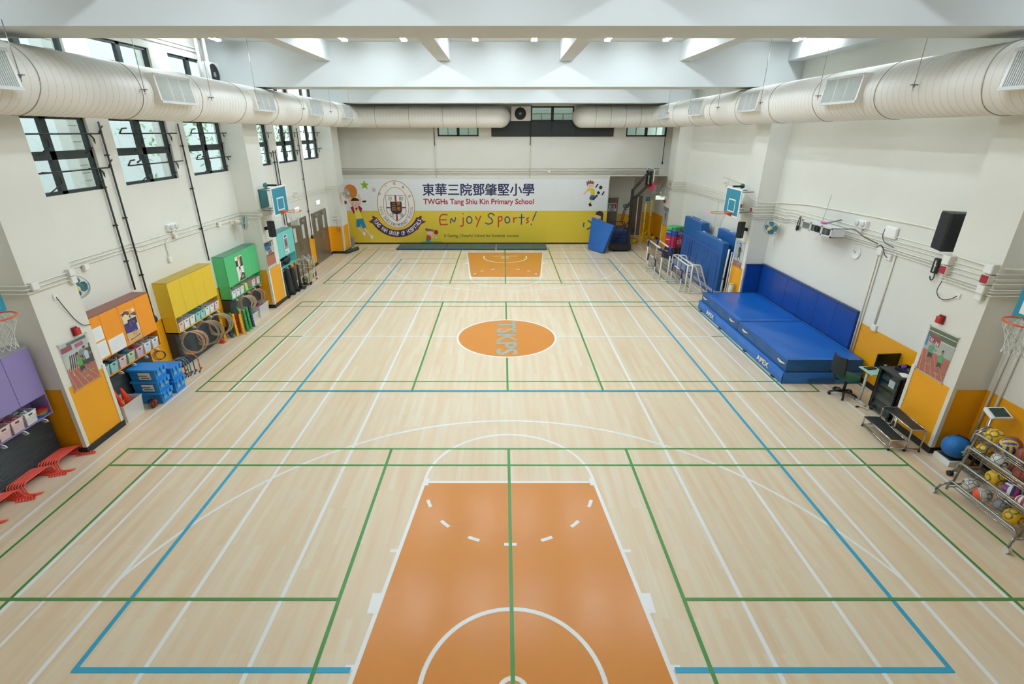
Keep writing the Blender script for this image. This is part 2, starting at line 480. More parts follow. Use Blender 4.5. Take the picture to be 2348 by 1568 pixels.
# ================================================================== WINDOWS
FR = M('#25302f', .45, var=.08)
def window(n, y0, y1, z0, z1, rows, label):
    b = MB(); f = .055; x0, x1 = -XW-.13, -XW-.05
    zm = [z0+(z1-z0)*k/rows for k in range(rows+1)]
    b.box(x0, x1, y0, y1, z0, z0+f); b.box(x0, x1, y0, y1, z1-f, z1)
    b.box(x0, x1, y0, y0+f, z0, z1); b.box(x0, x1, y1-f, y1, z0, z1)
    ym = (y0+y1)/2; b.box(x0, x1, ym-.06, ym+.06, z0, z1)
    for z in zm[1:-1]: b.box(x0, x1, y0, y1, z-.07, z+.07)
    o = b.build(f'window_{n}', FR); tag(o, label, 'window', None, 'structure')
    for r in range(rows):
        for (a, c) in ((y0+f, ym-.06), (ym+.06, y1-f)):
            g = MB(); g.box(-XW-.095, -XW-.089, a, c, zm[r]+(.07 if r else f), zm[r+1]-(.07 if r < rows-1 else f))
            g.build('pane', GLASS, o)
    if rows == 2:
        for zc in (z0+.38, z0+.98):
            br = MB(); xo = -XW+.1
            br.tube([(xo, y0+.1, zc), (xo, y1+.14, zc)], .013, 6)
            br.build('opener_bar', BLACK, o)
            for ya in (y0+.55, y1-.2):
                am = MB()
                am.tube([(xo, ya, zc), (xo-.03, ya+.1, zc-.01), (xo-.08, ya+.24, zc-.09), (xo-.12, ya+.28, zc-.2)], .014, 6)
                am.tube([(xo-.17, ya-.05, zc-.38), (xo-.12, ya+.24, zc-.22)], .011, 6)
                am.box(-XW-.05, xo, ya-.02, ya+.02, zc-.012, zc+.012)
                am.build('opener_arm', BLACK, o)
            if n in (2, 3) and zc > z0+.5: MB().tube([(xo-.02, y0+.5, z1-.02), (xo-.02, y0+.5, z0+.47), (xo, y0+.36, z0+.43)], .02, 6).build('opener_rod', BLACK, o)
            cr = MB(); cr.tube([(xo, y1+.1, zc), (xo, y1+.18, zc+.1), (xo-.02, y1+.26, zc+.13)] if n == 1 else [(xo, y0+.06, zc), (xo, y0+.16, zc+.09), (xo-.02, y0+.32, zc+.1)], .015, 6)
            cr.build('crank_link', BLACK, o)
    return o
pos = ['just past the nearest left pillar', 'second from the camera', 'third from the camera, before the middle pillar', 'just past the middle left pillar', 'fifth from the camera', 'farthest of the left wall']
for i, (a, c) in enumerate(WY): window(i+1, a, c, 4.06, 5.33, 2, 'dark-framed four-pane side window below the duct, '+pos[i])
for i, (a, c) in enumerate(WY): window(i+7, a, c, 5.75, 6.74, 1, 'dark-framed clerestory window above the duct, '+pos[i])
def bwin(n, x0, x1, z0, z1, label):
    b = MB(); f = .06; y0, y1 = 12.13, 12.22; xm = (x0+x1)/2
    b.box(x0, x1, y0, y1, z0, z0+f); b.box(x0, x1, y0, y1, z1-f, z1); b.box(x0, x0+f, y0, y1, z0, z1); b.box(x1-f, x1, y0, y1, z0, z1); b.box(xm-.06, xm+.06, y0, y1, z0, z1)
    zz = z0+(z1-z0)*.5
    b.box(x0, x1, y0+.02, y1-.02, zz-.012, zz+.012)
    for xa in ((x0+xm)/2, (xm+x1)/2): b.box(xa-.01, xa+.01, y0+.02, y1-.02, z0, zz)
    o = b.build(f'window_{n}', FR); tag(o, label, 'window', None, 'structure')
    for (a, c) in ((x0+f, xm-.06), (xm+.06, x1-f)):
        g = MB(); g.box(a, c, 12.17, 12.176, z0+f, z1-f); g.build('pane', GLASS, o)
bwin(13, *BW[0][:2], *BW[0][2:], 'small dark-framed window left of the black panel on the end wall')
bwin(14, *BW[1][:2], *BW[1][2:], 'small dark-framed window at the right end of the end wall')
bwin(15, *BW[2][:2], *BW[2][2:], 'dark-framed window between the two duct ends')
b = MB(); b.box(-.62, 4.9, 12.06, 12.1, 4.87, 5.5)
for x in (.25, 1.15, 2.12, 3.05, 4.0): b.box(x-.025, x+.025, 12.045, 12.06, 4.87, 5.5)
struct(b, 'trim_7', M('#262b2b', .35, var=.1), 'black boarded-over window band under the duct ends')
b = MB(); b.box(3.07, 3.35, 12.05, 12.1, 5.5, 6.12); struct(b, 'trim_8', WHITE)
# things outside the windows
b = MB(); b.box(-13.0, -12.6, -16, 20, -1, 12)
bld = M('#eef2f4', .8, var=.04, scale=.5)
o = b.build('neighbouring_wall', bld); tag(o, 'pale building wall seen through the left windows', 'building', None, 'structure')
b = MB()
for (ya, yb) in ((-5.9, -5.1), (-3.2, -2.6), (-.1, .8), (3.3, 4.2)):
    for k in range(24):
        for j in range(3):
            b.box(-9.92, -9.9, ya+(yb-ya)*j/3+.01, ya+(yb-ya)*(j+1)/3-.01, 3+k*.17, 3+k*.17+.15)
    b.box(-10.2, -9.92, ya, yb, -1, 7.2)
o = b.build('tiled_column', M('#d9d6cf', .5)); tag(o, 'tiled outside columns seen through the left windows', 'building', None, 'structure')
for i, yt in enumerate((5.6, 9.2, 11.4, 14.6)):
    t = thing('leafy_tree', f'leafy green tree outside the left windows, {("nearest", "second", "third", "farthest")[i]} of four', 'tree', (-11.2, yt, -1), 0, 'trees outside the left windows')
    b = MB()
    for k in range(150):
        c = Vector((random.uniform(-.7, .7), random.gauss(0, .75), 5.9+random.gauss(0, .5)))
        d = Vector((random.uniform(-1, 1), random.uniform(-1, 1), random.uniform(-1, 1))).normalized(); e = d.orthogonal().normalized(); l = random.uniform(.07, .13)
        b.poly([c-d*l, c+e*l*.35, c+d*l, c-e*l*.35])
    o = b.build('foliage', M('#8fba7c', .6, var=.25), t); o['kind'] = 'stuff'
    MB().tube([(0, 0, 0), (.1, .1, 3), (0, -.1, 6.2)], [.12, .09, .02], 8).build('trunk', M('#7a6a58', .8), t)
b = MB(); b.box(-14, -7.96, -16, 20, -1.2, -1); struct(b, 'ground', M('#b9b7ae', .9))
b = MB(); b.box(-6, 9.5, 15.2, 15.4, -1, 9)
o = b.build('lightwell_wall', M('#dfe8dc', .8)); tag(o, 'pale wall of the light well behind the end windows', 'building', None, 'structure')
# ================================================================== CEILING LIGHTS
TUBEM = emis('lit_fluorescent_tube', '#e9f6ff', TUBE)
DIFF = M('#f2f4f4', .4, var=.01)
def batten():
    t = thing('ceiling_light', '', 'ceiling light', group='fluorescent battens')
    b = MB(); b.box(-.07, .07, -.62, .62, .03, .09); b.build('housing', DIFF, t, bevel=.008)
    for x in (-.035, .035): MB().cyl((x, -.59, .012), (x, .59, .012), .016, n=8).build('tube', TUBEM, t)
    for y in (-.615, .615): MB().box(-.075, .075, y-.01, y+.01, -.01, .06).build('end_cap', DIFF, t)
    return t
LX = (-7.02, -3.95, -2.5, -.77, .66, 2.44, 3.86, 7.02)
bt = None
ordn = ('leftmost', 'second from the left', 'third from the left', 'fourth from the left', 'fifth from the left', 'sixth from the left', 'seventh from the left', 'rightmost')
for ri, y in enumerate((1.05, -2.4, 4.6, 8.3, -6.9)):
    for i, x in enumerate(LX):
        if ri == 0: lab = f'lit white fluorescent ceiling batten behind the nearest beam, {ordn[i]} of the row'; g = 'fluorescent battens seen past the nearest beam'
        else: lab = 'lit fluorescent ceiling batten hidden up between the beams'; g = 'fluorescent battens hidden by the beams'
        if bt is None: bt = batten(); o = bt; o.location = (x, y, H-.09)
        else: o = dup(bt, (x, y, H-.09))
        tag(o, lab, 'ceiling light', g)
# ================================================================== AIR DUCTS
DUCT = M('#faf7f0', .35, var=.05, scale=1.5, metal=.0)
DUCTB = M('#faf8f2', .35, var=.03)
SEAM = M('#dfd9cd', .5, var=.15); DIRT = M('#8d8577', .7, var=.4, scale=20)
GRIL = M('#dcdfdd', .5); GRILD = M('#a9aeac', .6)
def duct(s):
    nm = 'left' if s < 0 else 'right'
    t = thing('air_duct', f'large round cream ventilation duct along the {nm} wall, bending onto the end wall', 'duct', (s*6.65, -4, 5.75))
    O = Vector((s*6.65, -4, 5.75)); R = .446
    xe = -.22 if s < 0 else 3.43
    P = round_path([(s*6.65, -13.9, 5.745), (s*6.65, 11.42, 5.685), (xe, 11.42, 5.675), (xe, 12.05, 5.675)], .7, 10)
    P = [p-O for p in P]
    b = MB(); b.tube(P, R, 48); b.build('duct_body', DUCT, t)
    b = MB(); y = -13.5                                        # spiral seams
    while y < 10.4:
        b.ring(Vector((s*6.65, y, 5.745-.06*(y+13.9)/25.3))-O, R+.0005, .003, (0, 1, 0), 40, 4); y += .135
    b.build('spiral_seam', SEAM, t); b = MB()
    x = s*6.0
    while (x < xe-.8) if s < 0 else (x > xe+.8):
        b.ring(Vector((x, 11.42, 5.68))-O, R+.0005, .003, (1, 0, 0), 40, 4); x += .135*(-s)
    b.build('spiral_seam', SEAM, t)
    BAND = M('#a89f8f', .7, var=.45, scale=9)
    for y in (-7.9, -5.0, -2.95, -1.1, .75, 2.6, 4.4, 6.3, 8.0, 9.9):
        MB().tube([Vector((s*6.65+math.cos(a)*(R+.004), y+.02*math.sin(a*3+y), 5.745-.06*(y+13.9)/25.3+math.sin(a)*(R+.004)))-O for a in [2*PI*k/48 for k in range(48)]], .007, 5, closed=True).build('joint_band', BAND, t)
    for k in range(4):
        x = s*6.0+(xe-s*6.0)*(k+.3)/4
        MB().ring(Vector((x, 11.42, 5.68))-O, R+.004, .007, (1, 0, 0), 40, 5).build('joint_band', BAND, t)
    for y in (-5.95, -2.1, 1.67, 5.42, 8.95):                   # side grilles, tilted a little downward
        g = MB(); c = Vector((s*6.22, y, 5.78))-O; w, h = .55, .235
        def pt(dx, dy, dz): return (c.x-s*dx+s*dz*.0, c.y+dy, c.z+dz)
        tl = .1
        P8 = []
        for (dx, dz) in ((-.22, -h), (-.22, h)):
            pass
        q = lambda dx, dy, dz: Vector((c.x-s*(dx-dz*tl*1.2), c.y+dy, c.z+dz))
        g.hexa([q(-.2, -w, -h), q(.1, -w, -h), q(.1, w, -h), q(-.2, w, -h), q(-.2, -w, h), q(.1, -w, h), q(.1, w, h), q(-.2, w, h)] if s < 0 else
               [q(.1, -w, -h), q(-.2, -w, -h), q(-.2, w, -h), q(.1, w, -h), q(.1, -w, h), q(-.2, -w, h), q(-.2, w, h), q(.1, w, h)])
        go = g.build('grille_box', DUCTB, t)
        k = MB(); k.poly([q(.1015, -w+.05, -h+.04), q(.1015, w-.05, -h+.04), q(.1015, w-.05, h-.04), q(.1015, -w+.05, h-.04)]); k.build('grille_opening', GRILD, go)
        k = MB(); n = 34
        for i in range(n+1):
            y_ = -w+.05+(2*w-.1)*i/n; wd = .007 if i not in (n//3, 2*n//3) else .014
            k.hexa([q(.102, y_-wd, -h+.04), q(.112, y_-wd, -h+.04), q(.112, y_+wd, -h+.04), q(.102, y_+wd, -h+.04), q(.102, y_-wd, h-.04), q(.112, y_-wd, h-.04), q(.112, y_+wd, h-.04), q(.102, y_+wd, h-.04)])
        for z_ in (-h+.02, h-.02): k.hexa([q(.1, -w, z_-.02), q(.113, -w, z_-.02), q(.113, w, z_-.02), q(.1, w, z_-.02), q(.1, -w, z_+.02), q(.113, -w, z_+.02), q(.113, w, z_+.02), q(.1, w, z_+.02)])
        k.build('louvre', GRIL, go)
    return t
dL = duct(-1); dR = duct(1)
for s in (-1, 1):
    for i, y in enumerate((-5.35, -3.0, -.9, 1.2, 4.3, 6.9, 9.3) if s < 0 else (-3.9, -1.4, 1.0, 3.6, 6.0, 8.4)):
        nm = 'left' if s < 0 else 'right'
        t = thing('duct_hanger', f'thin steel hanger rod beside the {nm} duct, number {i+1} counted from the camera', 'hanger rod', (s*6.13, y, 5.75), group=f'hanger rods of the {nm} duct')
        top = 6.2 if -5.22 < y < -4.35 or 2.42 < y < 3.29 else (6.27 if y < -5.2 else H)
        b = MB(); b.cyl((0, 0, -.1), (0, 0, H-5.75-.0 if top > 7 else top-5.75+.05), .006, n=6); b.build('rod', STEEL, t)
        b = MB(); b.box(-.05, .05, -.02, .02, -.03, -.015); b.cyl((0, 0, -.06), (0, 0, -.03), .014, n=6); b.build('bracket', GREYP, t)
# ventilation fan / AC condensers
def condenser(label, loc, rz, w=.88, h=.58):
    t = thing('condenser_unit', label, 'air conditioner', loc, rz)
    b = MB(); b.box(-w/2, w/2, 0, .25, 0, h); b.build('cabinet', WHITE, t, bevel=.015)
    b = MB(); b.cyl((-.03, -.004, h/2), (-.03, .02, h/2), h*.43, n=40); b.build('fan_opening', M('#2a2e2e', .6), t)
    b = MB()
    for r in (.06, .11, .16, .21, h*.43): b.ring((-.03, -.012, h/2), r, .004, (0, 1, 0), 32, 5)
    for k in range(8):
        a = PI*k/8; b.cyl((-.03-math.cos(a)*h*.43, -.01, h/2-math.sin(a)*h*.43), (-.03+math.cos(a)*h*.43, -.01, h/2+math.sin(a)*h*.43), .003, n=5)
    b.build('fan_guard', DKGREY, t)
    b = MB(); b.cyl((-.03, -.02, h/2), (-.03, 0, h/2), .06, n=20); b.build('hub', GREYP, t)
    return t
condenser('white air conditioner unit with round fan in the end wall beside the left duct end', (.7, 11.84, 5.52), 0)
condenser('white air conditioner unit set in the left clerestory before the middle pillar', (-7.48, 2.08, 6.14), PI/2, .56, .56)

def cpipe(label, P, r, grp=None):
    b = MB(); b.tube(round_path(P, .12, 6) if len(P) > 2 else P, r, 8); tag(b.build('conduit', WHITE), label, 'conduit', grp)
for i, y in enumerate((1.22, 1.58)): cpipe(f'white vertical pipe before the left clerestory air conditioner, {("nearer", "farther")[i]} one', [(-7.35, y, 6.05), (-7.35, y, H)], .035, 'white vertical pipes by the left clerestory')
for i, z in enumerate((6.98, 6.9)): cpipe(f'pale conduit above the left clerestory windows, {("upper", "lower")[i]} one, bending down before the middle beam', [(-XW+.03, -3.9, z), (-XW+.03, 1.95-.06*i, z), (-XW+.03, 2.33-.06*i, z-.35), (-XW+.03, 2.33-.06*i, 5.8)], .016, 'conduits above the left clerestory')
# ================================================================== LEFT SIDE: CABINETS, BASKETS, HOOPS
def cabinet(y0, y1, col, top, colname, label, ndoor=4, paper=None):
    t = thing('wall_cabinet', label, 'cabinet', (-XW, y0, 0))
    w = y1-y0; D = .32; z0, z1, zd = .85, 2.03, 1.2
    m = M(col, .4, var=.03); mt = M(top, .5, var=.05)
    b = MB(); b.box(.0, D-.02, 0, w, zd, z1-.02); b.m(1).box(0, D, 0, w, z1-.02, z1); b.m(0)
    b.box(0, D-.002, 0, .018, z0, zd); b.box(0, D-.002, w-.018, w, z0, zd); b.box(0, D, 0, w, z0, z0+.018); b.box(0, .02, 0, w, z0, zd)
    b.build('body', [m, mt], t)
    for k in range(ndoor):
        a = w*k/ndoor+.003; c = w*(k+1)/ndoor-.003
        d = MB(); d.box(D-.018, D+.002, a, c, zd+.003, z1-.022); d.build('door', m, t, bevel=.002, seg=1)
    for k in range(5):
        yy = w*(k+.5)/5
        h = MB(); h.tube([(D-.06, yy, z0-.004), (D+.03, yy, z0-.03), (D+.05, yy, z0-.055), (D+.01, yy, z0-.07), (D-.06, yy, z0-.045)], .011, 6); h.build('hook', WHITE, t)
    return t
def lowcab(y0, y1, label):
    t = thing('roller_cabinet', label, 'low cabinet', (-XW, y0, 0)); w = y1-y0
    b = MB(); b.box(.02, .21, 0, w, 0, .84); b.build('body', M('#303538', .5), t)
    f = MB()
    for k in range(33): f.tube([(.212, .02, .03+k*.0245), (.212, w-.02, .03+k*.0245)], .009, 5)
    f.box(.205, .212, .02, w-.02, .015, .83)
    f.build('ribbed_front', M('#3a4144', .45), t)
CABS = [(-7.12, -5.31, '#9083ba', '#97949c', 'purple', 'purple four-door wall cabinet in front of the nearest left pillar'),
        (-4.3, -2.49, '#f1971f', '#8a5a4c', 'orange', 'orange four-door wall cabinet with papers and a poster, past the nearest pillar'),
        (-1.86, -.06, '#e3c030', '#b59a3e', 'yellow', 'yellow four-door wall cabinet between the orange and green ones'),
        (.57, 2.37, '#4fba79', '#5a8a6c', 'green', 'green four-door wall cabinet beside the middle left pillar'),
        (3.34, 5.18, '#74d0c8', '#5e918c', 'turquoise', 'turquoise four-door wall cabinet past the middle left pillar')]
for y0, y1, c, tp, nm, lab in CABS:
    cabinet(y0, y1, c, tp, nm, lab)
    lowcab(y0, y1-{'orange': .25, 'turquoise': .3}.get(nm, 0), f'black ribbed low cabinet on the floor beneath the {nm} wall cabinet')
def basket(col, w=.2, d=.29, h=.2, solid=False):
    t = thing('storage_basket', '', 'basket'); m = M(col, .5, var=.03)
    b = MB(); q = .012; k = .86
    def wall(P): b.hexa(P)
    # four tapered walls + floor; front is +X with a grip slot
    xb, yb = d*k/2, w*k/2; xt, yt = d/2, w/2
    def sidepts(x0, y0, x1, y1, X0, Y0, X1, Y1, nx, ny, za, zb):
        fa, fb = za/h, zb/h
        L = lambda a, c, f: a+(c-a)*f
        A = [(L(x0, X0, fa), L(y0, Y0, fa)), (L(x1, X1, fa), L(y1, Y1, fa))]; B = [(L(x0, X0, fb), L(y0, Y0, fb)), (L(x1, X1, fb), L(y1, Y1, fb))]
        o = lambda p: (p[0]-nx*.006, p[1]-ny*.006)
        b.hexa([(*A[0], za), (*A[1], za), (*o(A[1]), za), (*o(A[0]), za), (*B[0], zb), (*B[1], zb), (*o(B[1]), zb), (*o(B[0]), zb)])
    sidepts(xb, -yb, xb, yb, xt, -yt, xt, yt, 1, 0, 0, h*.72)
    sidepts(xb, -yb, xb, -yb*.35, xt, -yt, xt, -yt*.35, 1, 0, h*.72, h*.87); sidepts(xb, yb*.35, xb, yb, xt, yt*.35, xt, yt, 1, 0, h*.72, h*.87)
    sidepts(xb, -yb, xb, yb, xt, -yt, xt, yt, 1, 0, h*.87, h)
    sidepts(-xb, yb, -xb, -yb, -xt, yt, -xt, -yt, -1, 0, 0, h)
    sidepts(-xb, -yb, xb, -yb, -xt, -yt, xt, -yt, 0, -1, 0, h); sidepts(xb, yb, -xb, yb, xt, yt, -xt, yt, 0, 1, 0, h)
    b.box(-xb, xb, -yb, yb, 0, .008)
    b.build('tub', m, t)
    r = MB(); r.tube([(xt, -yt, h), (xt, yt, h), (-xt, yt, h), (-xt, -yt, h)], .007, 5, closed=True, smooth=False); r.build('rim', m, t)
    if not solid:                                     # woven holes drawn as dark studs row by row
        g = MB()
        for i in range(5):
            for j in range(8):
                z = h*.14+i*h*.115; y = (-.42+j*.12)*w*(k+(1-k)*z/h); x = xb+(xt-xb)*z/h
                g.box(x-.001, x+.0012, y-.006, y+.006, z-.004, z+.005)
        for s_ in (-1, 1):
            for i in range(6):
                for j in range(10):
                    z = h*.14+i*h*.115; x = (-.42+j*.093)*d*(k+(1-k)*z/h); y = yb+(yt-yb)*z/h
                    g.box(x-.006, x+.006, s_*y-.0012, s_*y+.0012, z-.004, z+.005)
        o = g.build('weave_holes', M('#a89ca0' if col.startswith('#e8c') else '#9aa5a0', .8), t); o['kind'] = 'stuff'
    return t
PINK, WHT, TEAL, GRN, ROSE = '#e8cccb', '#eceded', '#9bd0cf', '#c6d8ac', '#e6bcc4'
PROTO = {}
def put_basket(col, y, lab, grp, x=-7.575, z=.876, w=.2, h=.2, solid=False, rz=0):
    k = (col, w, h, solid)
    if k not in PROTO: o = basket(col, w, .3, h, solid); PROTO[k] = o
    else: o = dup(PROTO[k], (0, 0, 0))
    o.location = (x, y, z); o.rotation_euler = (0, 0, rz); tag(o, lab, 'basket', grp); return o
def heap(name, lab, cat, cols, c, sx, sy, n, r, seed=1, h=.05):
    """a loose heap nobody could count, lying in one basket"""
    rr = random.Random(seed); b = MB()
    for k in range(n):
        b.m(k % len(cols)); x, y, z = rr.uniform(-sx, sx), rr.uniform(-sy, sy), rr.uniform(0, h)
        a = rr.uniform(0, PI); L = r*rr.uniform(1.2, 2.6)
        b.tube([(x-math.cos(a)*L, y-math.sin(a)*L, z), (x, y, z+r*.8), (x+math.cos(a)*L, y+math.sin(a)*L, z)], r*rr.uniform(.4, .8), 6)
    o = b.build(name, [M(c_, .6) for c_ in cols]); o.location = c
    tag(o, lab, cat, None, 'stuff'); return o
seq = {
 'purple': ((-6.35, GRN, 'pale green'), (-6.12, PINK, 'pink'), (-5.9, PINK, 'pink'), (-5.67, WHT, 'white')),
 'orange': ((-4.08, TEAL, 'turquoise'), (-3.86, TEAL, 'turquoise'), (-3.63, PINK, 'pink'), (-3.39, GRN, 'pale green'), (-3.14, ROSE, 'rose'), (-2.9, WHT, 'white'), (-2.66, WHT, 'white')),
 'yellow': ((-1.72, PINK, 'pink'), (-1.51, WHT, 'white'), (-1.28, WHT, 'white'), (-1.05, TEAL, 'turquoise'), (-.84, TEAL, 'turquoise'), (-.63, WHT, 'white'), (-.42, WHT, 'white'), (-.19, PINK, 'pink')),
 'green': ((.70, WHT, 'white'), (.93, WHT, 'white'), (1.16, WHT, 'white'), (1.86, PINK, 'pink'), (2.16, PINK, 'pink')),
}
nth = ('first', 'second', 'third', 'fourth', 'fifth', 'sixth', 'seventh', 'eighth')
for cab, L_ in seq.items():
    for i, (y, c, cn) in enumerate(L_):
        put_basket(c, y, f'{cn} storage basket under the {cab} wall cabinet, {nth[i]} from the camera', f'baskets under the {cab} cabinet', solid=cab in ('yellow', 'green'), z=.872, x=-7.58)
PAP = ['#d9dbd2', '#8f938a', '#e9e7dc', '#6f7b74']
for y, cols, d, s_ in ((-5.67, PAP, 'clear bags and papers heaped in the white basket of the purple cabinet', 3), (-5.9, ['#a2345c', '#d77f9c'], 'magenta bands heaped in a pink basket of the purple cabinet', 4),
                  (-3.86, ['#1f2423', '#30363a'], 'black straps heaped in the turquoise basket of the orange cabinet', 5), (-3.63, ['#6d4a44', '#b9a79a'], 'brown rope heaped in the pink basket of the orange cabinet', 6),
                  (-3.14, ['#b3273a', '#cf4b5c'], 'red bean bags heaped in the rose basket of the orange cabinet', 7), (-2.9, ['#7fae9b', '#cfd8d0'], 'pale green cloth in the white basket of the orange cabinet', 8),
                  (-2.66, ['#5a1f28', '#e8e6e4', '#7b2f3a'], 'maroon and white cords spilling from the last basket of the orange cabinet', 9),
                  (-1.51, PAP, 'papers standing in a white basket of the yellow cabinet', 10), (-.63, ['#2e9a6b', '#e9efe9'], 'green cloth in a white basket of the yellow cabinet', 11), (.93, PAP, 'papers in the second basket of the green cabinet', 12)):
    heap('loose_contents', d, 'contents', cols, (-7.58, y, 1.03), .085, .05, 12, .018, s_, .035)
t = thing('magazine_file', 'yellow-green magazine file among the baskets of the green cabinet', 'file box', (-7.6, 1.5, .868))
MB().prism([(-.1, -.07, 0), (.12, -.07, 0), (.12, -.07, .18), (-.1, -.07, .25)], (0, .006, 0)).build('side_panel', M('#cdd66a', .5), t)
MB().prism([(-.1, .064, 0), (.12, .064, 0), (.12, .064, .18), (-.1, .064, .25)], (0, .006, 0)).build('side_panel', M('#cdd66a', .5), t)
MB().box(.114, .12, -.064, .064, 0, .18).build('front_panel', M('#cdd66a', .5), t)
MB().box(-.09, .11, -.055, .055, 0, .2).build('papers', M('#e4e2d2', .6), t)
o = tag(MB().ball((0, 0, 0), .09, 20, 12).build('ball', M('#2f7fc4', .4)), 'blue ball resting in the middle of the orange cabinet shelf', 'ball'); o.location = (-7.66, -3.27, 1.03)
for i, (c, cn) in enumerate((('#3a56b8', 'blue'), ('#6aa836', 'green'), ('#d9602c', 'orange'), ('#b8343c', 'red'))):
    o = MB().lathe([(0, 0), (.1, 0), (.115, .012), (.11, .02), (0, .024)], n=24).build('throwing_disc', M(c, .4))
    o.location = (-7.56, -5.44+.012*i, .87+.025*i); tag(o, f'{cn} throwing disc in the stack at the right end of the purple cabinet', 'disc', 'throwing discs in the purple cabinet')
# posters and papers fixed to the cabinet doors
def poster(label, W, Hh, loc, rz, shapes, frame=True, base='#d8d4c8', cat='poster'):
    """flat print, local x to the right, z up, facing -y ; shapes = (colour, polygon in 0..1)"""
    t = thing('poster', label, cat, loc, rz)
    cols = [base]; b = MB(); b.box(0, W, -.006, 0, 0, Hh)
    for i, (c, P) in enumerate(shapes):
        if c not in cols: cols.append(c)
        b.m(cols.index(c)).poly([(x*W, -.0062-.00012*(i+1), z*Hh) for x, z in P])
    b.build('print', [M(c, .45, var=.1, scale=25) for c in cols], t)
    if frame:
        g = MB(); g.box(-.02, W+.02, -.016, -.012, -.03, Hh+.03); g.build('acrylic_sheet', ACRYL, t)
        for x in (-.008, W+.008):
            for z in (-.015, Hh+.015): MB().cyl((x, -.02, z), (x, 0, z), .009, n=10).build('standoff', STEEL, t)
    return t
def R_(x0, x1, z0, z1): return [(x0, z0), (x1, z0), (x1, z1), (x0, z1)]
def ell(cx, cz, rx, rz, n=14): return [(cx+rx*math.cos(2*PI*k/n), cz+rz*math.sin(2*PI*k/n)) for k in range(n)]
def runner(x, z, s, shirt, asp=1.4, shorts='#23211f', shoe='#c9d23a', flip=1):
    """small printed figure of a running person built from limbs"""
    def lim(P, w):
        out = []
        for (a, c) in zip(P[:-1], P[1:]):
            d = Vector((c[0]-a[0], (c[1]-a[1])*asp)); d.normalize(); nx, nz = -d.y*w, d.x*w/asp
            out.append([(x+flip*(a[0]+nx)*s, z+(a[1]+nz)*s), (x+flip*(a[0]-nx)*s, z+(a[1]-nz)*s), (x+flip*(c[0]-nx)*s, z+(c[1]-nz)*s), (x+flip*(c[0]+nx)*s, z+(c[1]+nz)*s)])
        return out
    sk = '#a9796a'; S = []
    for P in lim([(-.02, .36), (-.1, .2), (-.06, .03)], .035): S.append((sk, P))
    for P in lim([(.04, .36), (.13, .22), (.1, .02)], .035): S.append((sk, P))
    S.append((shorts, [(x+flip*a*s, z+c*s) for a, c in ((-.13, .24), (-.02, .26), (.04, .3), (.16, .25), (.1, .44), (-.1, .44))]))
    S.append((shirt, [(x+flip*a*s, z+c*s) for a, c in ((-.1, .42), (.1, .42), (.13, .66), (.04, .7), (-.05, .7), (-.14, .64))]))
    for P in lim([(-.12, .65), (-.2, .52), (-.1, .46)], .027): S.append((sk, P))
    for P in lim([(.12, .65), (.2, .53), (.29, .6)], .027): S.append((sk, P))
    S.append((sk, [(x+flip*a*s, z+c*s) for a, c in ell(0, .78, .065, .062)]))
    S.append(('#241d1a', [(x+flip*a*s, z+c*s) for a, c in ((-.07, .79), (.05, .83), (.05, .86), (-.03, .88), (-.09, .83))]))
    for fx in (-.06, .1): S.append((shoe, [(x+flip*(fx+a)*s, z+c*s) for a, c in ((-.04, 0), (.06, 0), (.04, .035), (-.03, .04))]))
    return S
track = lambda h: [('#c0604e', [(0, 0), (1, 0), (1, h), (0, h*1.15)])]+[('#d9b9ae', [(.1+.22*k, 0), (.12+.22*k, 0), (.02+.13*k, h), (.01+.13*k, h)]) for k in range(5)]
sh = track(.42)+[('#2c2725', [(.12, .45), (1, .38), (1, .8), (.2, .74)]), ('#c7ccd0', R_(0, .95, .72, 1)), ('#8a8f93', R_(.55, .8, .62, .74)), ('#a0404f', R_(.02, .4, .82, .93)), ('#5a6a72', R_(.25, .95, .93, .99)), ('#c85a86', R_(.5, .8, .82, .9)), ('#e8c46a', [(.14, .3), (.2, .3), (.17, .42)])]
for k in range(7): sh.append(('#e8ecee', [(.02+.07*k, .42), (.04+.07*k, .42), (.16+.07*k, .78), (.14+.07*k, .78)]))
sh += runner(.5, .14, .68, '#4bb04f')+runner(.78, .22, .66, '#c6dcee')
poster('framed poster of two children racing on a track, on the nearest left pillar', .57, .8, (-XP+.001, -5.07, 1.11), PI/2, sh)
sh = track(.5)+[('#5c6b4c', R_(0, 1, .8, 1)), ('#4a5a3a', R_(.4, 1, .84, .96)), ('#b9bdb6', R_(0, 1, .5, .8)), ('#e9ebe6', R_(0, 1, .78, .795)), ('#e9ebe6', R_(0, 1, .91, .925)), ('#a32c3a', [(.12, .7), (.5, .64), (.5, .82), (.12, .86)]), ('#3f79b8', R_(.0, .09, .58, .84))]
for k in range(5): sh.append(('#efe9e6', R_(.16+.065*k, .2+.065*k, .71-.012*k, .78-.012*k)))
sh += runner(.3, .2, .64, '#2fae80')+runner(.7, .1, .62, '#3cb26e')
poster('framed poster of two girls running in green shirts, on the nearest right pillar', .57, .79, (XP-.001, -4.43, 1.23), -PI/2, sh)
sh = [('#c8685c', R_(0, 1, 0, .55)), ('#e2ddd6', R_(0, 1, 0, .1)), ('#50545c', R_(0, 1, .8, 1)), ('#3a86c8', R_(.05, .6, .68, .86)), ('#f0f0ee', R_(.8, .95, .55, .95)), ('#5f7fb8', R_(.5, .7, .8, .98))]
for k, c in enumerate(('#e9e7e2', '#33415f', '#a23a44', '#e9e7e2')): sh += runner(.2+.2*k, .36, .45, c)
poster('framed poster of children lined up on a red court, on the middle left pillar', .58, .78, (-XP+.001, 2.42, 1.23), PI/2, sh)
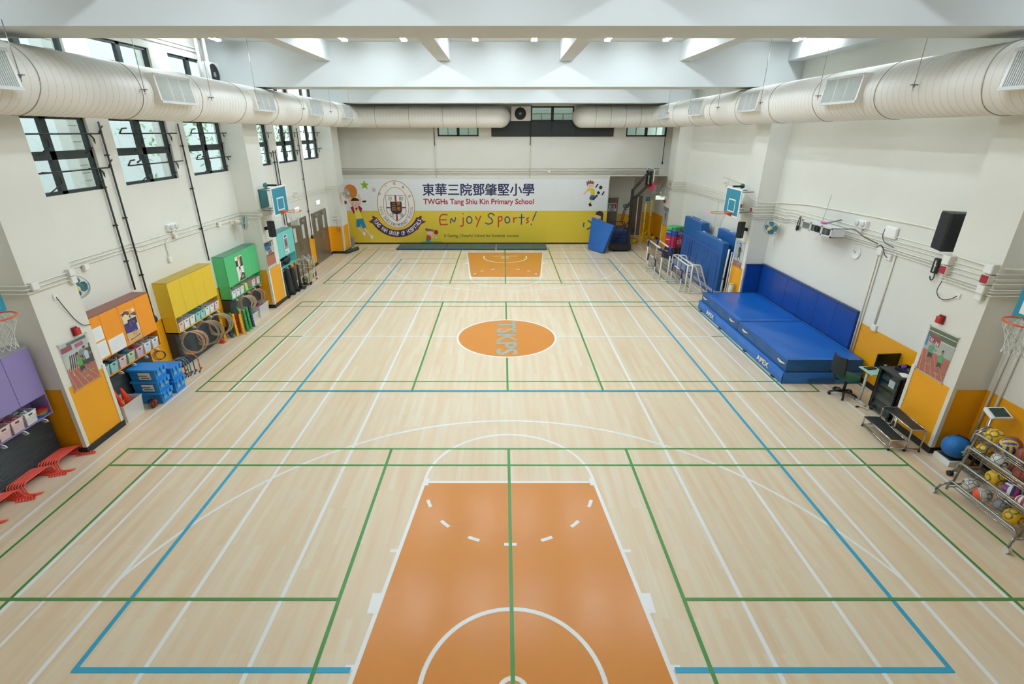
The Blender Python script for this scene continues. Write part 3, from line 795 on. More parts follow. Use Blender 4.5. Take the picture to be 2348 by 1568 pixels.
sh = [('#dfe4ea', R_(0, 1, .2, 1)), ('#c07a6a', R_(0, 1, 0, .22)), ('#b9c6d4', R_(0, .5, .3, 1))]+runner(.55, .12, .95, '#2c2c30', shorts='#2b2b2e')+[('#4a6aa8', ell(.6, .84, .09, .05))]
poster('framed poster of an athlete in black, on the middle right pillar', .6, .78, (XP-.001, 3.22, 1.2), -PI/2, sh)
sh = [('#cfd6dc', R_(0, 1, 0, 1)), ('#8f9aa2', R_(0, 1, .8, 1))]+runner(.5, .15, .85, '#46494d', shorts='#3a3a3c')
poster('framed grey poster of an athlete, on the farthest right pillar', .72, .75, (XP-.001, 10.83, 1.2), -PI/2, sh)
XF = -XW+.325
sh = [('#3b2f7a', R_(.0, .85, .28, .62)), ('#d7b183', [(0, 0), (1, 0), (1, .26), (0, .32)]), ('#6a3b2a', [(.0, .95), (.3, 1), (1, .86), (1, .72), (.5, .85), (.15, .78)]), ('#ead9a8', ell(.25, .78, .2, .12)), ('#e9ad66', R_(.55, 1, .85, 1)), ('#f2f0ea', ell(.85, .93, .1, .045)), ('#23242c', R_(.3, .95, .5, .7)), ('#6b3a22', [(.1, .06), (.9, .1), (.95, .14), (.5, .1), (.2, .1)])]+runner(.55, .12, .8, '#2f3f8a', shorts='#28367a')
poster('sports poster of a table tennis player on the third orange cabinet door', .38, .63, (XF, -3.35, 1.24), PI/2, sh, False)
sh = [('#efeee6', R_(0, 1, 0, 1)), ('#3a3f46', R_(.6, 1, .55, .95)), ('#e1b45c', R_(.45, .7, .62, 1)), ('#2c3340', R_(0, .35, .6, .85)), ('#253050', [(.1, 0), (1, 0), (1, .25), (.6, .3)]), ('#e4c24c', R_(.45, .9, .08, .11)), ('#e4c24c', R_(.45, .9, .14, .17))]+runner(.45, .22, .85, '#f2f2ee')
poster('black and white sports poster on the green cabinet door', .37, .66, (-XW+.325, 1.08, 1.24), PI/2, sh, False)
sh = [('#e8eaea', R_(0, 1, 0, 1)), ('#3e58a8', [(.2, .86), (.8, .88), (.9, .96), (.3, .98)]), ('#9aa2a8', R_(.1, .95, .25, .82)), ('#55606a', R_(.3, .7, .4, .75)), ('#2f3439', R_(.1, .6, .08, .12))]+runner(.5, .3, .55, '#3f4650')
poster('grey and blue sports poster on the turquoise cabinet door', .36, .62, (-XW+.325, 4.3, 1.26), PI/2, sh, False)
def paper(label, W, Hh, loc, rz, lines=6):
    t = thing('paper_sheet', label, 'paper', loc, rz, 'white papers on the orange cabinet doors')
    b = MB(); b.box(0, W, -.0025, 0, 0, Hh); b.build('sheet', M('#eef0ef', .6, var=.01), t)
    b = MB()
    for k in range(lines): b.poly([(W*.12, -.0028, Hh*(.2+.11*k)), (W*.85, -.0028, Hh*(.2+.11*k)), (W*.85, -.0028, Hh*(.2+.11*k)+.003), (W*.12, -.0028, Hh*(.2+.11*k)+.003)])
    o = b.build('printed_rows', M('#c3c8ca', .7), t); o['kind'] = 'stuff'
paper('upper white notice sheet on the first orange cabinet door', .4, .25, (XF, -4.27, 1.57), PI/2)
paper('lower white notice sheet on the first orange cabinet door', .4, .3, (XF, -4.27, 1.24), PI/2)
paper('single white notice sheet on the second orange cabinet door', .41, .28, (XF, -3.83, 1.22), PI/2)
# hula hoops
HC = ['#b79a78', '#a98a68', '#c0a688', '#9c7f62', '#a8534f', '#6f8f80']
HP = {}
def hoop(ci, R):
    k = (ci, round(R, 2))
    if k not in HP:
        b = MB(); b.ring((0, 0, 0), R, .0105, (0, 0, 1), 40, 7); HP[k] = b.build('hula_hoop', M(HC[ci], .45, var=.2, scale=18)); return HP[k]
    o = HP[k].copy(); COL.objects.link(o); return o
rr = random.Random(3)
for (y, z, R, n, cab, wh) in ((-1.6, .53, .275, 6, 'yellow', 'nearest'), (-.98, .52, .3, 7, 'yellow', 'middle'), (-.42, .53, .285, 5, 'yellow', 'farthest'), (1.08, .615, .2, 7, 'green', 'nearer'), (1.72, .615, .2, 6, 'green', 'farther')):
    for k in range(n):
        o = hoop((k*2+int(y*10)) % 4 if k not in (2,) else 4 + (n % 2), R-.006*(k % 3))
        o.location = (-7.345+.017*(k-n/2)+rr.uniform(-.005, .005), y+.02*(k-n/2), z+.006*(k % 3))
        o.rotation_euler = (PI/2, .12*rr.uniform(-1, 1), .62+.05*(k-n/2)+rr.uniform(-.04, .04))
        tag(o, f'brown hula hoop in the {wh} bunch hanging under the {cab} cabinet', 'hoop', f'hula hoops, {wh} bunch under the {cab} cabinet')
for k in range(3):
    b = MB(); b.ring((0, 0, 0), .105-.008*k, .006, (0, 0, 1), 28, 6); o = b.build('small_ring', M('#3a3e3c', .4)); o.location = (-7.4+.014*k, -2.72+.01*k, .70); o.rotation_euler = (PI/2, 0, .6)
    tag(o, 'small dark ring hanging under the far end of the orange cabinet', 'ring', 'small rings under the orange cabinet')
# wickets: coloured arches with black feet standing past the blue boxes
for i, (y, c, cn, dx) in enumerate(((-2.42, '#7d8f7a', 'grey-green', -.12), (-2.36, '#8a4a48', 'maroon', -.05), (-2.30, '#4aa0a8', 'turquoise', 0), (-2.24, '#3e86b0', 'light blue', .03), (-2.16, '#2f4a78', 'dark blue', .1), (-2.06, '#d8622c', 'orange', .2))):
    t = thing('floor_arch', f'{cn} arch standing on the floor past the blue boxes', 'arch', (-7.33+dx*.6, y, 0), .35, 'coloured arches past the blue boxes')
    b = MB(); b.tube([(-.15, 0, .03), (-.15, 0, .26)]+[(.15*math.cos(PI-PI*k/14), 0, .26+.17*math.sin(PI*k/14)) for k in range(15)]+[(.15, 0, .03)], .011, 8); b.build('arch_tube', M(c, .45), t)
    for sx in (-1, 1):
        b = MB(); b.tube([(sx*.15, -.08, .014), (sx*.15, .08, .014)], .012, 8); f = b.build('foot_bar', M(c, .45), t)
        for sy in (-1, 1): MB().cyl((sx*.15, sy*.08, .014), (sx*.15, sy*.115, .014), .0138, n=8).build('rubber_tip', BLACK, f)
# blue crates
BLUEB = M('#1f86d8', .4, var=.04)
def crate(label, loc, lab_paper=True, L=.56, W=.37, Hh=.255):
    t = thing('blue_crate', label, 'crate', loc, 0, 'blue lidded crates under the orange cabinet')
    b = MB(); k = .03
    b.hexa([(-L+k, k, 0), (-k, k, 0), (-k, W-k, 0), (-L+k, W-k, 0), (-L+.015, .015, Hh-.05), (-.015, .015, Hh-.05), (-.015, W-.015, Hh-.05), (-L+.015, W-.015, Hh-.05)])
    b.build('tub', BLUEB, t, bevel=.01)
    b = MB(); b.box(-L, 0, 0, W, Hh-.05, Hh); b.box(-.0, .02, W*.1, W*.28, Hh-.1, Hh-.008); b.box(-.0, .02, W*.42, W*.58, Hh-.1, Hh-.008); b.box(0, .02, W*.72, W*.9, Hh-.1, Hh-.008)
    b.build('lid', M('#2a90e2', .38, var=.04), t, bevel=.006)
    for y in (.3, .7):
        MB().box(-.024, -.008, W*y-.045, W*y+.045, Hh*.35, Hh*.6).build('handle_recess', M('#69b0dd', .4), t)
    if lab_paper:
        p = MB(); p.poly([(-L*.62, .0105, .04), (-L*.2, .0105, .04), (-L*.2, .0005, Hh-.06), (-L*.62, .0005, Hh-.06)][::1]); q = p.build('paper_label', M('#dfe3e4', .6), t); q.location = (0, -.004, 0)
        g = MB()
        for r, (a, c) in enumerate(((.3, .52), (.34, .46), (.27, .55))): g.poly([(-L*(.1+a+.18), .006, .16-.045*r), (-L*(a-.02), .006, .16-.045*r), (-L*(a-.02), .005, .18-.045*r), (-L*(.1+a+.18), .005, .18-.045*r)])
        q = g.build('label_print', M('#4b555c', .6), t); q.location = (0, -.006, 0)
    return t
pos3 = ('bottom', 'middle', 'top')
for k in range(3): crate(f'blue lidded crate, {pos3[k]} of the nearer stack of three under the orange cabinet', (-6.93, -3.58, .256*k+.0005), k > 0)
for k in range(2): crate(f'blue lidded crate, {("bottom", "top")[k]} of the farther stack of two under the orange cabinet', (-6.92, -3.14, .296*k+.0005), False, Hh=.295)
# clear tub of cones
def bin_(label, loc, L, W, Hh, mat, name='plastic_bin'):
    t = thing(name, label, 'bin', loc)
    b = MB(); k = .9
    def ringat(z, f): return [(-L/2*f, -W/2*f, z), (L/2*f, -W/2*f, z), (L/2*f, W/2*f, z), (-L/2*f, W/2*f, z)]
    lo, hi, li, hi2 = ringat(0, k), ringat(Hh, 1), ringat(.012, k-.03), ringat(Hh, .965)
    for i in range(4):
        j = (i+1) % 4
        b.poly([lo[i], lo[j], hi[j], hi[i]]); b.poly([li[j], li[i], hi2[i], hi2[j]])
    b.poly(lo[::-1]); b.poly(li)
    b.build('tub', mat, t)
    r = MB(); r.tube(ringat(Hh, 1.0), .013, 6, closed=True, smooth=False); r.build('rim', mat, t)
    return t
FROST = M('#eeeeea', .3, var=.02, alpha=.5)
bin_('frosted plastic bin of cones beside the nearest left pillar', (-7.34, -4.06, 0), .4, .5, .36, FROST)
def cone(label, loc, c, h=.3, r=.075, base=.1, rot=None, grp='cones in the frosted bin'):
    t = thing('traffic_cone', label, 'cone', loc, 0, grp, rot)
    MB().lathe([(r, .015), (r*.2, h-.01), (r*.12, h), (0, h)], n=24).build('cone_body', M(c, .45), t)
    MB().box(-base, base, -base, base, 0, .016).build('base', M(c, .45), t, bevel=.01)
cone('tall orange cone on yellow cones, left in the frosted bin', (-7.38, -4.12, .36), '#f0502c', .25, .07, .085)
cone('orange cone leaning at the right in the frosted bin', (-7.32, -3.95, .24), '#ef4c30', .36, .085, .06, (.1, -.1, .3))
cone('red cone low at the left in the frosted bin', (-7.27, -4.2, .25), '#d23238', .22, .07, .05)
cone('small orange-red cone on the floor before the black cabinet', (-7.42, -.36, 0), '#e94a2a', .2, .065, .08, None, 'cone on the floor')
for k in range(4):
    o = MB().lathe([(.1, 0), (.07, .05), (.06, .05), (.055, .045)], n=24).build('marker_cone', M('#e8d534', .45)); o.location = (-7.38, -4.12, .27+.02*k)
    tag(o, 'yellow saucer cone stacked beneath the orange cone in the bin', 'cone', 'yellow saucer cones in the frosted bin')
rr = random.Random(5); t = thing('net_bag', 'clear bag of red and black items before the blue crates', 'bag', (-7.06, -3.69, 0))
b = MB()
b.ball((0, 0, .1), .1, 18, 12, (1, .8, 1)); b.cyl((0, 0, .18), (.02, .01, .24), .03, .045, n=12); b.build('bag_skin', CLEAR, t)
b = MB()
for k in range(9): b.m(k % 3).ball((rr.uniform(-.05, .05), rr.uniform(-.04, .04), .04+rr.uniform(0, .1)), .035, 12, 8)
o = b.build('bag_contents', [M('#cc3a2c', .5), M('#b52f2c', .5), M('#3a2a2a', .5)], t); o['kind'] = 'stuff'
# wedge posts with notches
def wedge(label, loc, c, h=.6, rz=0.0):
    t = thing('wedge_post', label, 'wedge post', loc, rz, 'coloured wedge posts before the green cabinet')
    P = [(-.075, .012), (.075, .012), (.072, .1)]
    n = 5
    for k in range(n):
        z = .12+k*(h-.16)/n; w = .072-.04*k/n
        P += [(w, z), (w-.01, z+.006), (w-.01, z+.024), (w-.004, z+.03)]
    P += [(.03, h), (-.03, h)]
    b = MB(); b.prism([(x, -.028, z) for x, z in P], (0, .056, 0)); b.build('post', M(c, .4, var=.05), t, bevel=.003, seg=1)
    MB().box(-.085, .085, -.06, .06, 0, .012).build('clear_base', CLEAR, t)
YEL, NAVY, RED, GRE, TAN = '#eeb414', '#2c3a58', '#a92430', '#2f9b4c', '#c9ad72'
for (x, y, c, lab, h) in ((-7.50, -.1, YEL, 'yellow wedge post behind the farthest hula hoops', .55), (-7.36, .0, NAVY, 'navy wedge post, first in the front row', .56), (-7.27, .12, YEL, 'yellow wedge post, second in the front row', .62),
                          (-7.3, .3, RED, 'red wedge post between the two yellow ones in front', .58), (-7.17, .26, YEL, 'shorter yellow wedge post standing furthest out', .56), (-7.15, .46, GRE, 'green wedge post with a tan neighbour', .6), (-7.14, .62, GRE, 'second green wedge post of the front row', .64),
                          (-7.15, .8, NAVY, 'navy wedge post at the far end of the front row', .6), (-7.46, .12, RED, 'red wedge post in the back row', .62), (-7.42, .26, GRE, 'green wedge post in the back row behind yellow', .6),
                          (-7.4, .45, NAVY, 'navy wedge post in the back row', .63), (-7.38, .6, GRE, 'green wedge post at the far end of the back row', .66), (-7.28, .5, TAN, 'tan wedge post between the rows', .62)):
    wedge(lab, (x, y, 0), c, h, -.75)
bin_('white plastic bin of red and green bats under the green cabinet', (-7.41, 1.22, 0), .34, .32, .26, M('#d3d5cd', .4, alpha=.9))
bin_('large clear bin of blue and red items before the middle left pillar', (-7.44, 1.82, 0), .4, .6, .34, FROST)
for i, (x, y, z, c, cn, bn) in enumerate(((-7.42, 1.14, .2, '#7c2f30', 'maroon', 'white'), (-7.4, 1.22, .22, '#3da856', 'green', 'white'), (-7.44, 1.3, .21, '#7c2f30', 'dark red', 'white'), (-7.38, 1.32, .24, '#35b050', 'bright green', 'white'),
                                          (-7.45, 1.66, .26, '#2f6fc0', 'blue', 'clear'), (-7.4, 1.8, .28, '#d03a5c', 'red', 'clear'), (-7.48, 1.92, .27, '#2a4f9a', 'dark blue', 'clear'), (-7.38, 1.98, .25, '#35373a', 'black', 'clear'))):
    t = thing('foam_bat', f'{cn} foam bat lying in the {bn} bin under the green cabinet', 'bat', (x, y, z), .9*i, 'bats in the bins under the green cabinet')
    MB().tube([(-.1, 0, -.05), (.0, 0, 0), (.1, 0, .03)], [.02, .034, .03], 10).build('bat_body', M(c, .6), t)
    MB().cyl((-.15, 0, -.075), (-.1, 0, -.05), .012, n=8).build('handle', BLACK, t)
# red foam hurdles nested on the floor
REDF = M('#ee5746', .45, var=.05)
def hurdle():
    t = thing('low_hurdle', '', 'hurdle')
    L = .5
    for y, d in ((0, -1), (L, 1)):
        MB().tube(round_path([(-.02, y, .15), (-.0, y+d*.02, .012), (.17, y+d*.02, .012), (.19, y+d*.02-d*.06, .012)], .05), .0115, 8).build('leg', REDF, t)
    MB().tube(round_path([(-.02, 0, .15), (-.05, .06, .165), (-.05, L-.06, .165), (-.02, L, .15)], .05), .0115, 8).build('crossbar', REDF, t)
    return t
hp = hurdle(); n = 0
for (x0, y0, cnt, wh) in ((-7.5, -5.80, 8, 'far'), (-7.5, -6.36, 7, 'middle'), (-7.5, -6.95, 7, 'near')):
    for k in range(cnt):
        loc = (x0+.034*k, y0+.012*k, .0005*k)
        o = hp if n == 0 else dup(hp, loc); o.location = loc; o.rotation_euler = (0, 0, .0); n += 1
        tag(o, f'red low hurdle nested in the {wh} row on the floor below the purple cabinet', 'hurdle', f'red hurdles, {wh} row')
# black stands, bags, racket cart past the middle pillar
for i, (x, y, w, hh) in enumerate(((-7.33, 3.5, .12, .81), (-7.29, 3.88, .13, .83), (-7.27, 4.24, .11, .82), (-7.2, 4.56, .05, .84))):
    t = thing('post_stand', f'black draped post stand under the turquoise cabinet, {nth[i]} from the middle pillar', 'stand', (x, y, 0), .2, 'black stands under the turquoise cabinet')
    MB().box(-.17, .17, -.16, .16, 0, .03).build('base_plate', M('#222422', .6), t, bevel=.008)
    MB().lathe([(w*1.3, .03), (w, .2), (w*.8, .6), (w*.6, hh), (0, hh)], n=14).build('cloth_cover', M('#232622', .8, var=.2, bump=.4), t)
for i, (y, r) in enumerate(((4.0, .13), (4.55, .16))):
    t = thing('sports_bag', f'black sports bag on the turquoise cabinet shelf, {("nearer", "farther")[i]} one', 'bag', (-7.56, y, .87), 0, 'black bags on the turquoise shelf')
    MB().ball((0, 0, r*.85), r, 18, 12, (.8, 1.6, .85)).build('bag_body', M('#1c2122', .7, bump=.3), t)
    MB().tube([(.05, -.1, r*1.3), (.12, -.05, r*1.7), (.12, .05, r*1.7), (.05, .1, r*1.3)], .008, 6).build('strap', M('#6d7a80', .5), t)
t = thing('racket_cart', 'white wheeled cart hung with badminton rackets, before the first brown door', 'cart', (-7.24, 5.45, 0), 0)
WT = M('#e5e5df', .35)
for (x, y) in ((-.2, -.27), (.2, -.27), (.2, .27), (-.2, .27)):
    MB().cyl((x, y, .07), (x, y, .88), .011, n=8).build('post', WT if y > 0 else M('#e2c23a', .4), t)
    MB().ball((x, y, .035), .034, 12, 8).build('wheel', M('#b3282c', .4) if x > 0 else BLACK, t)
for z in (.08, .45, .7):
    MB().tube([(-.2, -.27, z), (.2, -.27, z), (.2, .27, z), (-.2, .27, z)], .009, 6, closed=True, smooth=False).build('rail', WT, t)
for k in range(6):
    MB().cyl((-.2+.08*k, -.27, .08), (-.2+.08*k, .27, .08), .005, n=6).build('shelf_rod', WT, t)
for i, y in enumerate((-.2, -.1, 0.0, .1, .2)):
    c, cn = (('#e2c436', 'yellow'), ('#3b4250', 'dark'), ('#e6e6e2', 'white'), ('#d8b83a', 'gold'), ('#58636c', 'grey'))[i]
    r = thing('badminton_racket', f'{cn} badminton racket hanging on the white cart', 'racket', (-7.0, 5.45+y, .12), 0, 'rackets on the white cart')
    m_ = M(c, .35)
    MB().tube([(0, .085*math.sin(2*PI*k/24), .62+.12*math.cos(2*PI*k/24)) for k in range(24)], .006, 6, closed=True).build('head_frame', m_, r)
    g = MB()
    for k in range(-3, 4):
        h_ = .12*math.sqrt(max(0, 1-(k*.022/.085)**2)); g.cyl((0, k*.022, .62-h_), (0, k*.022, .62+h_), .0012, n=3)
    for k in range(-4, 5):
        h_ = .085*math.sqrt(max(0, 1-(k*.024/.12)**2)); g.cyl((0, -h_, .62+k*.024), (0, h_, .62+k*.024), .0012, n=3)
    o = g.build('strings', M('#d8dcd8', .5), r); o['kind'] = 'stuff'
    MB().cyl((0, 0, .2), (0, 0, .5), .005, n=6).build('shaft', m_, r); MB().cyl((0, 0, .05), (0, 0, .21), .014, n=8).build('grip', BLACK if i % 2 else m_, r)
t = thing('plastic_cover', 'crumpled clear plastic sheet over the top of the racket cart', 'plastic sheet', (-7.22, 5.45, .9))
b = MB(); rr = random.Random(9); N = 9; G = [[(-.22+.44*i/N, -.3+.6*j/N, .06*math.sin(i*1.3+j)+.04*rr.random()-.16*((abs(i-N/2)+abs(j-N/2))/N)**3) for j in range(N+1)] for i in range(N+1)]
for i in range(N):
    for j in range(N): b.poly([G[i][j], G[i+1][j], G[i+1][j+1], G[i][j+1]], True)
b.build('sheet', WRAP, t)
t = thing('hand_trolley', 'dark folding hand trolley with mesh bag leaning on the racket cart', 'trolley', (-7.14, 5.02, 0), -.3)
MB().tube(round_path([(-.12, 0, .06), (-.12, .03, .86), (.12, .03, .86), (.12, 0, .06)], .06), .01, 8).build('frame', BLACK, t)
MB().box(-.14, .14, -.16, .0, .05, .06).build('toe_plate', BLACK, t)
for sx in (-1, 1): MB().cyl((sx*.15, .02, .05), (sx*.12, .02, .05), .05, n=16).build('wheel', BLACK, t)
MB().ball((0, -.07, .2), .11, 16, 12, (1.1, .8, 1.2)).build('mesh_bag', M('#5d6152', .8, var=.4, scale=40), t)
for z in (.16, .28): MB().ball((.06, -.14, z), .028, 10, 6).build('yellow_tag', M('#c8cf3a', .5), t)
# ================================================================== BACK WALL: BANNER
NAVYT = '#2b2d57'; REDT = '#a3243b'
bcols = ['#eef2f4', '#e3c93e', NAVYT, REDT, '#b8362c', '#2f4a78', '#4a4f38', '#c98a3c', '#f4f5f4', '#1f2430', '#d07c2c', '#8fb62e', '#e6b8c8', '#f0cdb8', '#a51f5a', '#ece36a', '#2c8fc4', '#b34a2a', '#8b5a44', '#e9d020', '#1f5aa0', '#7ab648', '#3a2a28', '#e08a90']
BI = {c: i for i, c in enumerate(bcols)}
bn = MB(); BY = 12.055; bz = [0]
bn.m(0).box(-7.62, 4.86, BY, BY+.012, 1.59, 3.05); bn.m(1).box(-7.68, 4.87, BY, BY+.012, .07, 1.59)
def BP(c, P):
    bz[0] += 1; bn.m(BI[c]).poly([(x, BY-.0015-.00006*bz[0], z) for x, z in P])
def BT(c, txt, x, z, w, h, bold=.0, ang=0):
    bz[0] += 1; ca, sa = math.cos(ang), math.sin(ang)
    bn.m(BI[c]).text(txt, (x, BY-.0015-.00006*bz[0], z), (ca, 0, sa), (-sa, 0, ca), w=w, h=h, bold=bold)
def BL(c, P, w, closed=False):
    """painted stroke of width w along points"""
    bz[0] += 1; bn.m(BI[c]); y = BY-.0015-.00006*bz[0]
    V = [Vector((p[0], p[1])) for p in P]
    if closed: V.append(V[0])
    n = len(V); Ls = []; Rs = []
    for i in range(n):
        if closed: t = V[(i+1) % (n-1)]-V[(i-1) % (n-1)] if 0 < i < n-1 else V[1]-V[n-2]
        else: t = V[min(i+1, n-1)]-V[max(0, i-1)]
        t.normalize(); m = Vector((-t.y, t.x))*w/2; Ls.append(V[i]+m); Rs.append(V[i]-m)
    for i in range(n-1): bn.poly([(q.x, y, q.y) for q in (Ls[i], Rs[i], Rs[i+1], Ls[i+1])])
def el(cx, cz, rx, rz, n=40, a0=0, a1=2*PI): return [(cx+rx*math.cos(a0+(a1-a0)*k/n), cz+rz*math.sin(a0+(a1-a0)*k/n)) for k in range(n if a1-a0 > 6.28 else n+1)]
# titles
for dx_, dz_ in ((0, 0), (.014, 0), (-.014, 0), (0, .01), (0, -.01), (.01, .008), (-.01, -.008)): BT(NAVYT, '東華三院鄧肇堅小學', -3.87+dx_, 2.29+dz_, 5.24, .55, 0)
BT(REDT, 'TWGHs Tang Shiu Kin Primary School', -3.87, 1.82, 5.24, .33, .022)
BT('#4a4f38', 'A Caring, Cheerful School for Students\u2019 success.', -2.98, .29, 3.68, .2, .008)
# hand lettered slogan
def hand(c, strokes, ox, oz, s, w=.055):
    for st in strokes:
        P = [Vector((ox+a*s, oz+b_*s, 0)) for a, b_ in st]
        BL(c, [(p.x, p.y) for p in (round_path(P, s*.35, 6) if len(P) > 2 else P)], w)
R1, B1 = '#b8362c', '#2f4a78'
O_ = [(.3*math.cos(1.4+2*PI*k/18)+.3, .38*math.sin(1.4+2*PI*k/18)+.38) for k in range(20)]
hand(R1, [[(.12, 0), (.0, .5), (.18, 1.0), (.8, .95)], [(.08, .5), (.7, .5)], [(.1, .05), (.78, .08)]], -3.16, .91, .52)
hand(B1, [[(0, 0), (.05, .7), (.5, .05), (.62, .75)]], -2.62, 1.0, .4)
hand(R1, [[(.28, .75), (.26, -.2), (.0, -.3), (-.05, -.15)], [(.27, 1.05), (.26, 1.2)]], -2.12, .98, .42)
hand(B1, [O_], -1.84, 1.0, .42)
hand(R1, [[(0, .75), (.28, .3)], [(.62, .8), (.1, -.45)]], -1.42, 1.02, .42)
hand(B1, [[(.95, .85), (.6, 1.15), (.2, .85), (.7, .5), (.75, .15), (.3, -.02), (.0, .15)]], -.95, .96, .48)
hand(R1, [[(.12, .72), (.1, -.5)], [(.12, .65), (.5, .78), (.55, .35), (.1, .12)]], -.36, 1.02, .42)
hand(B1, [O_], .0, 1.02, .38)
hand(R1, [[(.1, .7), (.12, .05)], [(.1, .4), (.35, .68), (.6, .62)]], .38, 1.02, .38)
hand(B1, [[(.3, 1.1), (.28, .0)], [(.0, .72), (.6, .76)]], .66, .94, .46)
hand(R1, [[(.5, .7), (.15, .62), (.25, .38), (.45, .25), (.1, .0)]], .98, 1.0, .38)
hand(B1, [[(.42, 1.15), (.1, .35)], [(.02, .1), (-.02, -.02)]], 1.27, .93, .55)
# crest
cx, cz = -5.18, 1.87
BP('#f4f5f4', el(cx, cz, .89, 1.1, 64)); BL('#c98a3c', el(cx, cz, .88, 1.09, 64), .03, True)
BL('#c98a3c', el(cx, cz-.05, .6, .85, 64), .025, True)
sh_ = [(-.46, .43), (.46, .43), (.46, -.3), (.4, -.45), (.2, -.62), (0, -.78), (-.2, -.62), (-.4, -.45), (-.46, -.3)]
BP('#f4f5f4', [(cx+a, cz+b_) for a, b_ in sh_])
BP(REDT, [(cx-.04, cz-.74), (cx+.04, cz-.74), (cx+.04, cz+.42), (cx-.04, cz+.42)]); BP(REDT, [(cx-.45, cz-.16), (cx+.45, cz-.16), (cx+.45, cz-.1), (cx-.45, cz-.1)])
BL('#1f2430', [(cx+a, cz+b_) for a, b_ in sh_], .022, True)
s2 = [(-.27, .17), (.27, .17), (.27, -.25), (.2, -.36), (0, -.44), (-.2, -.36), (-.27, -.25)]
BP('#1f2430', [(cx+a, cz-.02+b_) for a, b_ in s2]); BL('#c98a3c', [(cx+a, cz-.02+b_) for a, b_ in s2], .018, True)
for ch, a, b_ in (('三', -.2, -.06), ('東', .03, -.06), ('院', -.2, -.3), ('華', .03, -.3)): BT('#c98a3c', ch, cx+a, cz+b_+.02, .18, .19, 0)
for ch, a, b_ in (('忠', -.36, .2), ('勤', .16, .2), ('信', -.32, -.56), ('儉', .12, -.56)): BT('#1f2430', ch, cx+a, cz+b_, .2, .19, .0)
def curved(c, txt, rx, rz, a0, a1, h, oz=0, bold=0, wf=.75):
    n = len(txt)
    for i, ch in enumerate(txt):
        if ch == ' ': continue
        a = a0+(a1-a0)*(i+.5)/n; px, pz = cx+rx*math.cos(a), cz+oz+rz*math.sin(a)
        tx, tz = -rx*math.sin(a), rz*math.cos(a)
        if a1 < a0: tx, tz = -tx, -tz
        th = math.atan2(tz, tx)
        w = h*(wf if ch not in 'IJ' else .22)
        BT(c, ch, px-w/2*math.cos(th)+h/2*math.sin(th), pz-w/2*math.sin(th)-h/2*math.cos(th), w, h, bold, th)
curved('#4a4f38', 'TANG SHIU KIN PRIMARY SCHOOL', .745, .965, PI+.06, 2*PI-.06, .13, 0, .0, .6)
for ch, a in (('學', 2.62), ('小', 2.1), ('堅', PI/2), ('肇', 1.05), ('鄧', .52)):
    x, z = cx+.745*math.cos(a), cz+.97*math.sin(a); BT(REDT if ch != '小' else '#4a4f38', ch, x-.065, z-.06, .13, .12, .0, a-PI/2)
# ribbon
def ribpt(a, r): return (cx-.02+r*1.02*math.cos(a), cz-.15+r*math.sin(a)*1.02)
A0, A1 = PI+.42, 2*PI-.42
for s_ in (-1, 1):
    P = [(.72, -.62), (1.2, -.5), (1.4, -.78)] ; P = [(.78, -.98), (.98, -.62), (1.19, -.51), (1.13, -.75), (1.4, -.78), (1.1, -.93), (.94, -1.2)]
    BP(REDT, [(cx+s_*(a*1.0+.01), cz+b_) for a, b_ in P]); BP(NAVYT, [(cx+s_*(a*.97+.01), cz+b_*.975-.005) for a, b_ in P])
rb = [ribpt(A0+(A1-A0)*k/24, 1.0) for k in range(25)]+[ribpt(A1+(A0-A1)*k/24, 1.36) for k in range(25)]
def band(c, r0, r1, e=0):
    for k in range(28):
        a = A0+e+(A1-A0-2*e)*k/28; b_ = A0+e+(A1-A0-2*e)*(k+1)/28
        BPn(c, [ribpt(a, r0), ribpt(a, r1), ribpt(b_, r1), ribpt(b_, r0)])
def BPn(c, P): bn.m(BI[c]).poly([(x, BY-.0015-.00006*bz[0], z) for x, z in P])
bz[0] += 1; band(REDT, 1.02, 1.36); bz[0] += 1; band(NAVYT, 1.05, 1.33, .02)
curved('#f4f5f4', 'TUNG WAH GROUP OF HOSPITALS', 1.19*1.02, 1.19*1.02, A0+.04, A1-.04, .2, -.15, .02, .5)
# stars, ball and playing children
def starp(x, z, r): return [(x+(r if k % 2 == 0 else r*.42)*math.sin(PI*k/5), z+(r if k % 2 == 0 else r*.42)*math.cos(PI*k/5)) for k in range(10)]
BP('#8fb62e', starp(-6.58, 2.77, .22)); BP('#e6b8c8', starp(-6.17, 2.56, .14))
BP('#d07c2c', el(-7.27, 2.47, .31, .33))
SK = '#f0cdb8'
BL(SK, [(-7.2, 1.82), (-7.36, 2.05), (-7.3, 2.24)], .1); BL(SK, [(-6.95, 1.8), (-6.84, 2.1), (-6.92, 2.34)], .1)
BP('#a51f5a', [(-7.36, 1.74), (-7.22, 1.84), (-7.18, 1.5), (-7.24, 1.46)]); BP('#a51f5a', [(-6.98, 1.86), (-6.8, 1.72), (-6.88, 1.5), (-7.0, 1.66)])
BP('#ece36a', [(-7.2, 1.72), (-6.98, 1.74), (-6.84, 1.22), (-7.14, 1.18)]); BP('#a51f5a', [(-7.16, 1.74), (-7.0, 1.75), (-7.08, 1.58)])
BP('#2c8fc4', [(-7.14, 1.2), (-6.82, 1.24), (-6.7, .8), (-6.88, .76), (-6.96, .98), (-7.0, .82), (-7.18, .82)])
BL(SK, [(-7.1, .82), (-6.86, .52)], .1); BL(SK, [(-6.8, .78), (-6.52, .4)], .1); BP('#f4f5f4', el(-6.83, .5, .06, .1)); BP('#f4f5f4', el(-6.48, .34, .07, .1))
